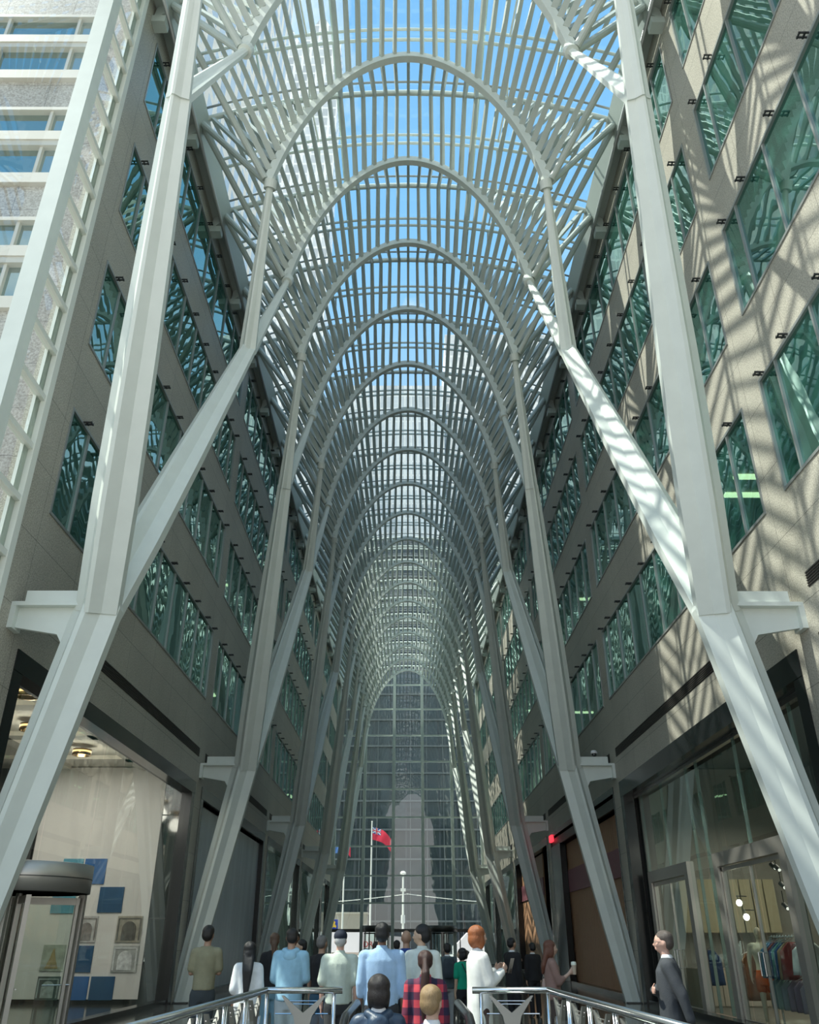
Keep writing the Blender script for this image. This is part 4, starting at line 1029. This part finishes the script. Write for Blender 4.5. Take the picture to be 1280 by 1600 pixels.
    if topkind in ('hoodie',) or collar == 'hood':
        c = Blob(); c.cap((-.085,-.03,1.48),(0,-.105,1.44),.045); c.cap((.085,-.03,1.48),(0,-.105,1.44),.045); c.ell((0,-.095,1.41),(.10,.055,.08)); c.cap((-.06,.03,1.50),(-.09,-.04,1.49),.03); c.cap((.06,.03,1.50),(.09,-.04,1.49),.03); c.finish('hood', top, root, .011, 2, k)
    # shoes
    for Hp, Kn, An in LG:
        c = Blob(); c.cap(An+Vector((0,-.035,-.045)), An+Vector((0,.05,-.045)), .042,.042); c.cap(An+Vector((0,.03,-.05)), An+Vector((0,.17,-.055)), .042,.032); c.finish('shoe', SHOE, root, .018, 1, k)
    # hair
    if hair:
        h = Blob(); hm = hairm(*haircol); hb = {'tee': .13, 'shirt': .14, 'hoodie': .15, 'jacket': .15, 'coat': .155, 'blouse': .155}[topkind]
        def HE(c, r):
            q = hd(c)
            for_ = [[ht @ p + Vector(q) for p in ring] for ring in sphere_pts((0,0,0), r, 14, 9)]; h.m.loft(for_)
        if hair == 'short': HE((0,-.014,1.695),(.091,.104,.087)); HE((0,-.040,1.645),(.086,.078,.088))
        elif hair == 'crop': HE((0,-.010,1.690),(.086,.099,.081)); HE((0,-.032,1.645),(.082,.076,.078))
        elif hair == 'bob': HE((0,-.015,1.69),(.100,.110,.092)); HE((0,-.035,1.62),(.102,.090,.105)); HE((-.07,.01,1.60),(.028,.055,.09)); HE((.07,.01,1.60),(.028,.055,.09))
        elif hair in ('long','longer'):
            zz_ = 1.28 if hair == 'long' else 1.10
            HE((0,-.015,1.69),(.096,.108,.09)); HE((0,-.045,1.60),(.094,.08,.12)); HE((-.072,.0,1.61),(.026,.055,.11)); HE((.072,.0,1.61),(.026,.055,.11))
            for q in (-.045, 0, .045): h.cap(hd((q,-.07,1.58)),hd((q*.9,-hb,1.38)),.048,.04); h.cap(hd((q*.9,-hb,1.38)),hd((q*.5,-hb-.015,zz_)),.04,.018)
        elif hair == 'tail': HE((0,-.015,1.69),(.092,.104,.087)); HE((0,-.035,1.65),(.088,.078,.08)); h.cap(hd((0,-.11,1.66)),hd((.0,-.15,1.54)),.035,.048); h.cap(hd((0,-.15,1.54)),hd((-.02,-.155,1.28)),.052,.045); h.cap(hd((-.02,-.155,1.28)),hd((-.03,-.15,1.10)),.045,.016)
        elif hair == 'low': HE((0,-.018,1.69),(.085,.098,.084)); HE((0,-.05,1.63),(.078,.066,.09)); h.cap(hd((0,-.10,1.58)),hd((0,-.13,1.40)),.05,.03)
        h.finish('hair', hm, root, .011, 2, k, .0025, x)
    if extra: extra(root, k, hd, AW)
    return root
# --- accessories
def sub(root, mb, name, mt, k=1., smooth=False):
    for i, v in enumerate(mb.v): mb.v[i] = v*k
    me = bpy.data.meshes.new(name); me.from_pydata([tuple(p) for p in mb.v], [], mb.f); me.materials.append(mt)
    bm = bmesh.new(); bm.from_mesh(me); bmesh.ops.recalc_face_normals(bm, faces=bm.faces); bm.to_mesh(me); bm.free()
    if smooth:
        for p in me.polygons: p.use_smooth = True
    o = bpy.data.objects.new(name, me); COL.objects.link(o); o.parent = root; return o
def add_cap(root, k, hd, AW):
    m = MB(); m.loft(sphere_pts((0,-.005,1.70),(.092,.108,.085),16,10)); sub(root, m, 'cap_crown', clothm('navy_cap',(.012,.018,.035)), k, True)
    m = MB(); m.loft([[Vector((x,.06,1.70)) for x in (-.07,0,.07)] + [Vector((x,.06,1.71)) for x in (.07,0,-.07)], [Vector((x,.17-abs(x)*.4,1.685)) for x in (-.05,0,.05)] + [Vector((x,.17-abs(x)*.4,1.693)) for x in (.05,0,-.05)]]); sub(root, m, 'cap_brim', clothm('navy_cap',(.012,.018,.035)), k)
def glasses(root, k, hd, AW):
    m = MB()
    for s in (-1,1):
        c = Vector(hd((s*.032,.112,1.652))); m.tube([c+Vector((.024*math.cos(t*PI/5),0,.017*math.sin(t*PI/5))) for t in range(11)], .0018, 5)
        m.tube([hd((s*.056,.108,1.656)), hd((s*.078,.0,1.650))], .002, 5)
    m.tube([hd((-.008,.114,1.655)), hd((.008,.114,1.655))], .002, 5); sub(root, m, 'glasses', CLEAT, k)
def bag_strap(root, k, hd, AW):
    m = MB(); m.beam((-.10,-.150,1.46),(.17,-.160,1.02),.022,.01,up=(0,1,0)); sub(root, m, 'bag_strap', clothm('dark_strap',(.02,.05,.05)), k)
def backpack(root, k, hd, AW):
    b = Blob(); b.rings([(1.05,0,-.20,.13,.07),(1.15,0,-.21,.15,.085),(1.35,0,-.20,.15,.08),(1.46,0,-.18,.11,.055)]); b.finish('backpack', clothm('dark_backpack',(.035,.05,.06)), root, .012, 2, k)

W_ = lambda n, c: clothm(n, c)
DARK = W_('charcoal', (.03,.032,.035)); BLK = W_('black', (.012,.012,.014)); JEAN = W_('pale_denim', (.20,.36,.44)); NAVYP = W_('dark_trousers', (.022,.024,.03))
person('man in an olive-tan polo shirt, back turned, leftmost of the crowd', -2.93, 13.6, 0, 1.74, face=.08, skin='tan', hair='short', haircol=('near_black',(.015,.012,.010)), top=W_('olive_tan',(.27,.25,.155)), bottom=W_('dark_denim',(.045,.055,.06)), topkind='tee', arms=('crossed','crossed'), headturn=-.25)
person('woman in a loose white blouse with long black hair down her back', -2.1, 12.4, 0, 1.53, face=.1, skin='brown', female=True, hair='longer', haircol=('black',(.006,.006,.007)), top=W_('white_cotton_blouse',(.72,.74,.74)), bottom=W_('white_trousers',(.55,.56,.54)), topkind='blouse', arms=('down','down'))
person('brown-haired person in a black shirt and pale jeans behind the woman in white', -2.15, 15.0, 0, 1.66, face=.15, skin='light', hair='low', haircol=('brown',(.10,.055,.03)), top=BLK, bottom=JEAN, topkind='tee', arms=('front','front'), female=True, build_=1.05)
person('man in a light blue hoodie seen from behind, hands in front', -1.56, 12.5, 0, 1.70, face=-.05, skin='tan', hair='crop', haircol=('near_black',(.015,.012,.010)), top=W_('light_blue_fleece',(.30,.52,.66)), bottom=W_('pale_grey_trousers',(.40,.46,.48)), topkind='hoodie', arms=('front','front'), headturn=.2, build_=1.08)
person('dark-suited man facing the camera between the black shirt and the blue hoodie', -2.35, 19.5, 0, 1.70, face=PI, skin='brown', hair='crop', haircol=('black',(.006,.006,.007)), top=DARK, bottom=DARK, topkind='jacket', arms=('down','down'))
person('short-haired person in navy turned left, right of the blue hoodie', -1.85, 16.2, 0, 1.56, face=PI/2+.3, skin='asian', hair='short', haircol=('black',(.006,.006,.007)), top=W_('navy_cloth',(.015,.02,.04)), bottom=NAVYP, topkind='jacket', arms=('hold','down'))
person('grey-haired person in a black polo shirt leaning behind the man in the cap', -1.28, 13.9, 0, 1.62, face=-.5, skin='tan', hair='crop', haircol=('grey',(.16,.15,.14)), top=BLK, bottom=W_('blue_jeans',(.04,.10,.16)), topkind='tee', arms=('down','down'))
person('older man in a navy cap and pale sage short-sleeved shirt seen from behind', -.86, 11.9, 0, 1.66, face=0, skin='pink', hair='crop', haircol=('white_grey',(.45,.45,.44)), top=W_('sage_shirt',(.50,.56,.48)), bottom=W_('black_trousers',(.028,.03,.032)), topkind='shirt', collar='short', arms=('down','down'), build_=1.12, extra=add_cap)
person('person in rust brown further back between the cap and the blue shirt', -.62, 18.5, 0, 1.52, face=.2, skin='brown', hair='bob', haircol=('dark_brown',(.03,.018,.012)), top=W_('rust_brown',(.13,.05,.025)), bottom=NAVYP, topkind='jacket', arms=('down','down'))
person('tall man in a light blue dress shirt with rolled sleeves, back turned', -.30, 10.95, 0, 1.73, face=0, skin='brown', hair='short', haircol=('black',(.006,.006,.007)), top=W_('light_blue_shirt',(.34,.50,.70)), bottom=NAVYP, topkind='shirt', collar='rolled', arms=('down','down'), build_=1.26)
person('dark-haired person in beige far back, left of the shaven-headed man', -.24, 21, 0, 1.55, face=0, skin='asian', hair='short', haircol=('black',(.006,.006,.007)), top=W_('beige_jacket',(.42,.38,.32)), bottom=NAVYP, topkind='jacket', arms=('down','down'))
person('shaven-headed man in a royal blue shirt seen from behind, beyond the ones in front', -.02, 14.3, 0, 1.70, face=-.1, skin='tan', hair=None, top=W_('royal_blue',(.015,.05,.22)), bottom=BLK, topkind='tee', arms=('down','front'), extra=bag_strap)
person('man in a white shirt, black hair, head turned left in profile', .18, 11.5, 0, 1.72, face=.15, skin='asian', hair='short', haircol=('black',(.006,.006,.007)), top=W_('greenish_white_shirt',(.60,.66,.62)), bottom=NAVYP, topkind='shirt', arms=('down','down'), headturn=1.15)
person('girl with a long brown ponytail in a red plaid shirt stepping off the escalator', .17, 8.95, 0, 1.46, face=0, skin='light', female=True, hair='tail', haircol=('dark_auburn',(.045,.018,.013)), top=PLAID, bottom=NAVYP, topkind='shirt', arms=('down','down'), build_=1.22)
person('fair-haired person in a navy suit jacket riding the escalator', .185, 7.3, ez(7.3), 1.64, face=.0, skin='light', hair='short', haircol=('blond',(.30,.20,.10)), top=W_('navy_suit',(.028,.05,.13)), bottom=W_('navy_suit',(.028,.05,.13)), topkind='jacket', arms=('down','down'), headturn=-.45, build_=1.0)
person('person with a dark bob and dark blue hooded raincoat, hand on the escalator rail', -.225, 7.45, ez(7.45), 1.62, face=.05, skin='light', female=True, hair='bob', haircol=('black_brown',(.018,.014,.013)), top=mat('navy_raincoat',(.02,.045,.085),.45,bump=.5,bscale=14), bottom=BLK, topkind='jacket', collar='hood', arms=('rail','down'), build_=1.12)
person('woman in an emerald green shirt with a crossbody strap', 1.02, 17.5, 0, 1.42, face=.5, skin='asian', female=True, hair='bob', haircol=('black',(.006,.006,.007)), top=W_('emerald_green',(.0,.30,.17)), bottom=BLK, topkind='tee', arms=('down','down'), headturn=.9, extra=bag_strap)
person('person with a dark backpack left of the woman in green', .80, 18.8, 0, 1.50, face=.2, skin='tan', hair='short', haircol=('black',(.006,.006,.007)), top=W_('slate',(.07,.10,.11)), bottom=W_('pale_trousers',(.35,.35,.34)), topkind='jacket', arms=('down','down'), extra=backpack)
def tablet(root, k, hd, AW):
    W = AW[1][2]; m = MB(); c = W + Vector((-.06,.13,.06)); m.loft([[c+Vector(p) for p in ((-.05,0,-.08),(.05,0,-.08),(.05,.008,-.08),(-.05,.008,-.08))], [c+Vector(p) for p in ((-.05,.05,.08),(.05,.05,.08),(.05,.058,.08),(-.05,.058,.08))]]); sub(root, m, 'phone', BLACK, k)
person('woman in a long white coat with glossy auburn hair, holding a phone', .83, 10.95, 0, 1.70, face=-PI/2+.35, skin='light', female=True, hair='bob', haircol=('auburn',(.30,.095,.03)), top=W_('ivory_coat',(.74,.74,.70)), bottom=W_('brown_dress',(.06,.035,.03)), topkind='coat', arms=('hold','hold'), extra=tablet, build_=.92)
person('man in black standing in the shade, right of the white coat', 2.02, 18.0, 0, 1.60, face=-.9, skin='tan', hair='crop', haircol=('black',(.006,.006,.007)), top=BLK, bottom=BLK, topkind='jacket', arms=('hold','down'))
person('dark figure standing farther away beside the right columns', 2.95, 22.0, 0, 1.50, face=.3, skin='tan', hair='short', haircol=('black',(.006,.006,.007)), top=BLK, bottom=BLK, topkind='jacket', arms=('down','down'))
def cup(root, k, hd, AW):
    W = AW[1][2]; c = W + Vector((-.045,.10,.02)); m = MB(); m.lathe([(.001,-.03),(.032,-.03),(.043,.11),(.001,.11)], c, 16); sub(root, m, 'drink_cup', mat('iced_drink',(.50,.40,.30),.3), k, False)
    m = MB(); m.lathe([(.001,.108),(.046,.108),(.046,.125),(.038,.155),(.001,.16)], c, 16); sub(root, m, 'cup_lid', mat('cream_lid',(.75,.78,.66),.4), k)
    b = Blob(); b.rings([(.98,-.16,-.02,.05,.12),(1.08,-.18,-.02,.06,.14),(1.2,-.17,-.02,.05,.12)]); b.finish('shoulder_bag', clothm('pink_beige_bag',(.55,.38,.32)), root, .012, 2, k)
person('woman in brown with long auburn hair walking right, carrying a lidded drink', 2.12, 13.8, 0, 1.55, face=-PI/2, skin='light', female=True, hair='long', haircol=('auburn_dark',(.13,.045,.025)), top=W_('rose_brown',(.28,.17,.14)), bottom=W_('brown_dress2',(.07,.05,.04)), topkind='shirt', collar='rolled', arms=('down','hold'), pant='skirt', extra=cup)
person('man in a charcoal jacket and glasses walking left beside the clothes shop', 2.66, 9.6, 0, 1.64, face=PI/2-.25, skin='pink', hair='crop', haircol=('grey_brown',(.09,.07,.06)), top=W_('charcoal_suit',(.045,.05,.058)), bottom=BLK, topkind='jacket', arms=('swingb','crossed'), stride=.35, extra=glasses)

# mannequin in the clothes shop
mq = thing('mannequin', (7.35, 19.35, .02), 'pale bare-chested mannequin in orange shorts behind the shop door glass', 'mannequin', rz=2.5)
B = Blob(); B.rings([(.84,0,0,.11,.09),(.92,0,0,.155,.108),(1.12,0,0,.145,.095),(1.28,0,.01,.18,.12),(1.38,0,.005,.185,.115),(1.46,0,-.005,.13,.08),(1.5,0,-.01,.06,.055)])
B.cap((-.17,0,1.44),(.17,0,1.44),.06); B.cap((0,-.01,1.48),(0,.01,1.58),.055,.05); B.ell((0,.012,1.68),(.078,.095,.105)); B.ell((0,.035,1.62),(.058,.062,.06)); B.cap((0,.10,1.68),(0,.122,1.645),.01,.012)
for s in (-1,1):
    B.ell((s*.085,.085,1.33),(.08,.045,.06)); B.cap((s*.21,0,1.43),(s*.27,-.02,1.14),.055,.042); B.cap((s*.27,-.02,1.14),(s*.26,.05,.90),.042,.028); hand(B,(s*.26,.05,.90),(0,.1,-1),(-s,0,0),.3,-1)
    B.cap((s*.088,0,.88),(s*.10,.02,.49),.085,.06); B.cap((s*.10,.02,.49),(s*.11,-.01,.1),.056,.038); B.cap((s*.11,-.02,.05),(s*.11,.14,.035),.035,.028)
B.finish('body', mat('mannequin_skin',(.62,.52,.38),.45), mq, .009, 2, 1.)
b = Blob(); b.rings([(.72,0,0,.17,.13),(.88,0,0,.175,.128),(1.0,0,0,.158,.115)]); b.cap((-.09,0,.85),(-.10,.0,.66),.105,.105); b.cap((.09,0,.85),(.10,.0,.66),.105,.105); b.finish('shorts', W_('orange_shorts',(.62,.10,.01)), mq, .012, 2, 1., .004)
MB().lathe([(.001,0),(.2,0),(.2,.02),(.001,.02)], (7.35,19.35,.0), 20).build('base_disc', STEEL, mq)

bpy.data.batch_remove(WB + OLD); bpy.data.scenes.remove(TSC)
# ---------------------------------------------------------------- sky, sun, shop lamps, camera
w = bpy.data.worlds.new('sky'); scene.world = w; w.use_nodes = True; N = w.node_tree.nodes; L = w.node_tree.links; N.clear()
out = N.new('ShaderNodeOutputWorld'); bg = N.new('ShaderNodeBackground'); tc = N.new('ShaderNodeTexCoord'); sep = N.new('ShaderNodeSeparateXYZ'); L.new(tc.outputs['Generated'], sep.inputs[0])
ramp = N.new('ShaderNodeValToRGB'); L.new(sep.outputs['Z'], ramp.inputs[0])
ramp.color_ramp.elements[0].position = 0.; ramp.color_ramp.elements[0].color = (.98,.97,.92,1)
ramp.color_ramp.elements[1].position = 1.; ramp.color_ramp.elements[1].color = (.17,.42,.80,1)
e = ramp.color_ramp.elements.new(.35); e.color = (.55,.70,.86,1); e = ramp.color_ramp.elements.new(.7); e.color = (.24,.52,.86,1)
mp = N.new('ShaderNodeMapping'); mp.inputs['Scale'].default_value = (1,1,1.6); mp.inputs['Location'].default_value = (SKYX, SKYY, 0) if 'SKYX' in globals() else (1.3,.7,0); L.new(tc.outputs['Generated'], mp.inputs[0])
nz = N.new('ShaderNodeTexNoise'); nz.inputs['Scale'].default_value = 2.6; nz.inputs['Detail'].default_value = 8; nz.inputs['Roughness'].default_value = .55; nz.inputs['Distortion'].default_value = .3; L.new(mp.outputs[0], nz.inputs['Vector'])
cr = N.new('ShaderNodeMapRange'); cr.inputs[1].default_value = .53; cr.inputs[2].default_value = .66; L.new(nz.outputs['Fac'], cr.inputs[0])
mx = N.new('ShaderNodeMix'); mx.data_type = 'RGBA'; mx.inputs['B'].default_value = (1.15,1.13,1.08,1); L.new(cr.outputs[0], mx.inputs['Factor']); L.new(ramp.outputs[0], mx.inputs['A'])
L.new(mx.outputs['Result'], bg.inputs['Color']); bg.inputs['Strength'].default_value = 1.25; L.new(bg.outputs[0], out.inputs['Surface'])

sun = bpy.data.lights.new('sun', 'SUN'); sun.energy = 7.5; sun.angle = .0093; sun.color = (1,.95,.86)
so = bpy.data.objects.new('sun', sun); COL.objects.link(so); so.location = (-30, 0, 60)
so.rotation_euler = Vector((-1, -.1, 1.8)).to_track_quat('Z', 'Y').to_euler()
def area(name, loc, sx, sy, e, col, rot=(0,0,0)):
    l = bpy.data.lights.new(name, 'AREA'); l.shape = 'RECTANGLE'; l.size = sx; l.size_y = sy; l.energy = e; l.color = col
    o = bpy.data.objects.new(name, l); COL.objects.link(o); o.location = loc; o.rotation_euler = rot
area('shop_ceiling_lamp', (-9.8, 20, 6.2), 4.5, 10, 300, (1,.97,.92))
for i, (px_, py_) in enumerate(((-9.0, 23.2), (-9.2, 20.2), (-9.4, 17.1))):
    l = bpy.data.lights.new('ring_lamp_bulb', 'POINT'); l.energy = 30; l.shadow_soft_size = .25; l.color = (1,.93,.8)
    o = bpy.data.objects.new('ring_lamp_bulb', l); COL.objects.link(o); o.location = (px_, py_, 5.7)
area('boutique_ceiling_lamp', (9.5, 20, 4.6), 2, 8, 190, (1,.90,.76))
area('green_shop_lamp', (-9.5, 47, 6.0), 2, 8, 90, (.9,1,.8))

cam = bpy.data.cameras.new('camera'); co = bpy.data.objects.new('camera', cam); COL.objects.link(co); scene.camera = co
cam.sensor_fit = 'VERTICAL'; cam.sensor_height = 36; cam.lens = 1283/1600*36; cam.clip_start = .05; cam.clip_end = 600
co.location = (0, 0, 1.55); co.rotation_euler = (PI/2 + math.atan(670/1283), 0, -.0022)
vs = scene.view_settings; scene.display_settings.display_device = 'sRGB'; vs.view_transform = 'Standard'; vs.look = 'None'; vs.gamma = 1; vs.use_curve_mapping = False; vs.exposure = .12
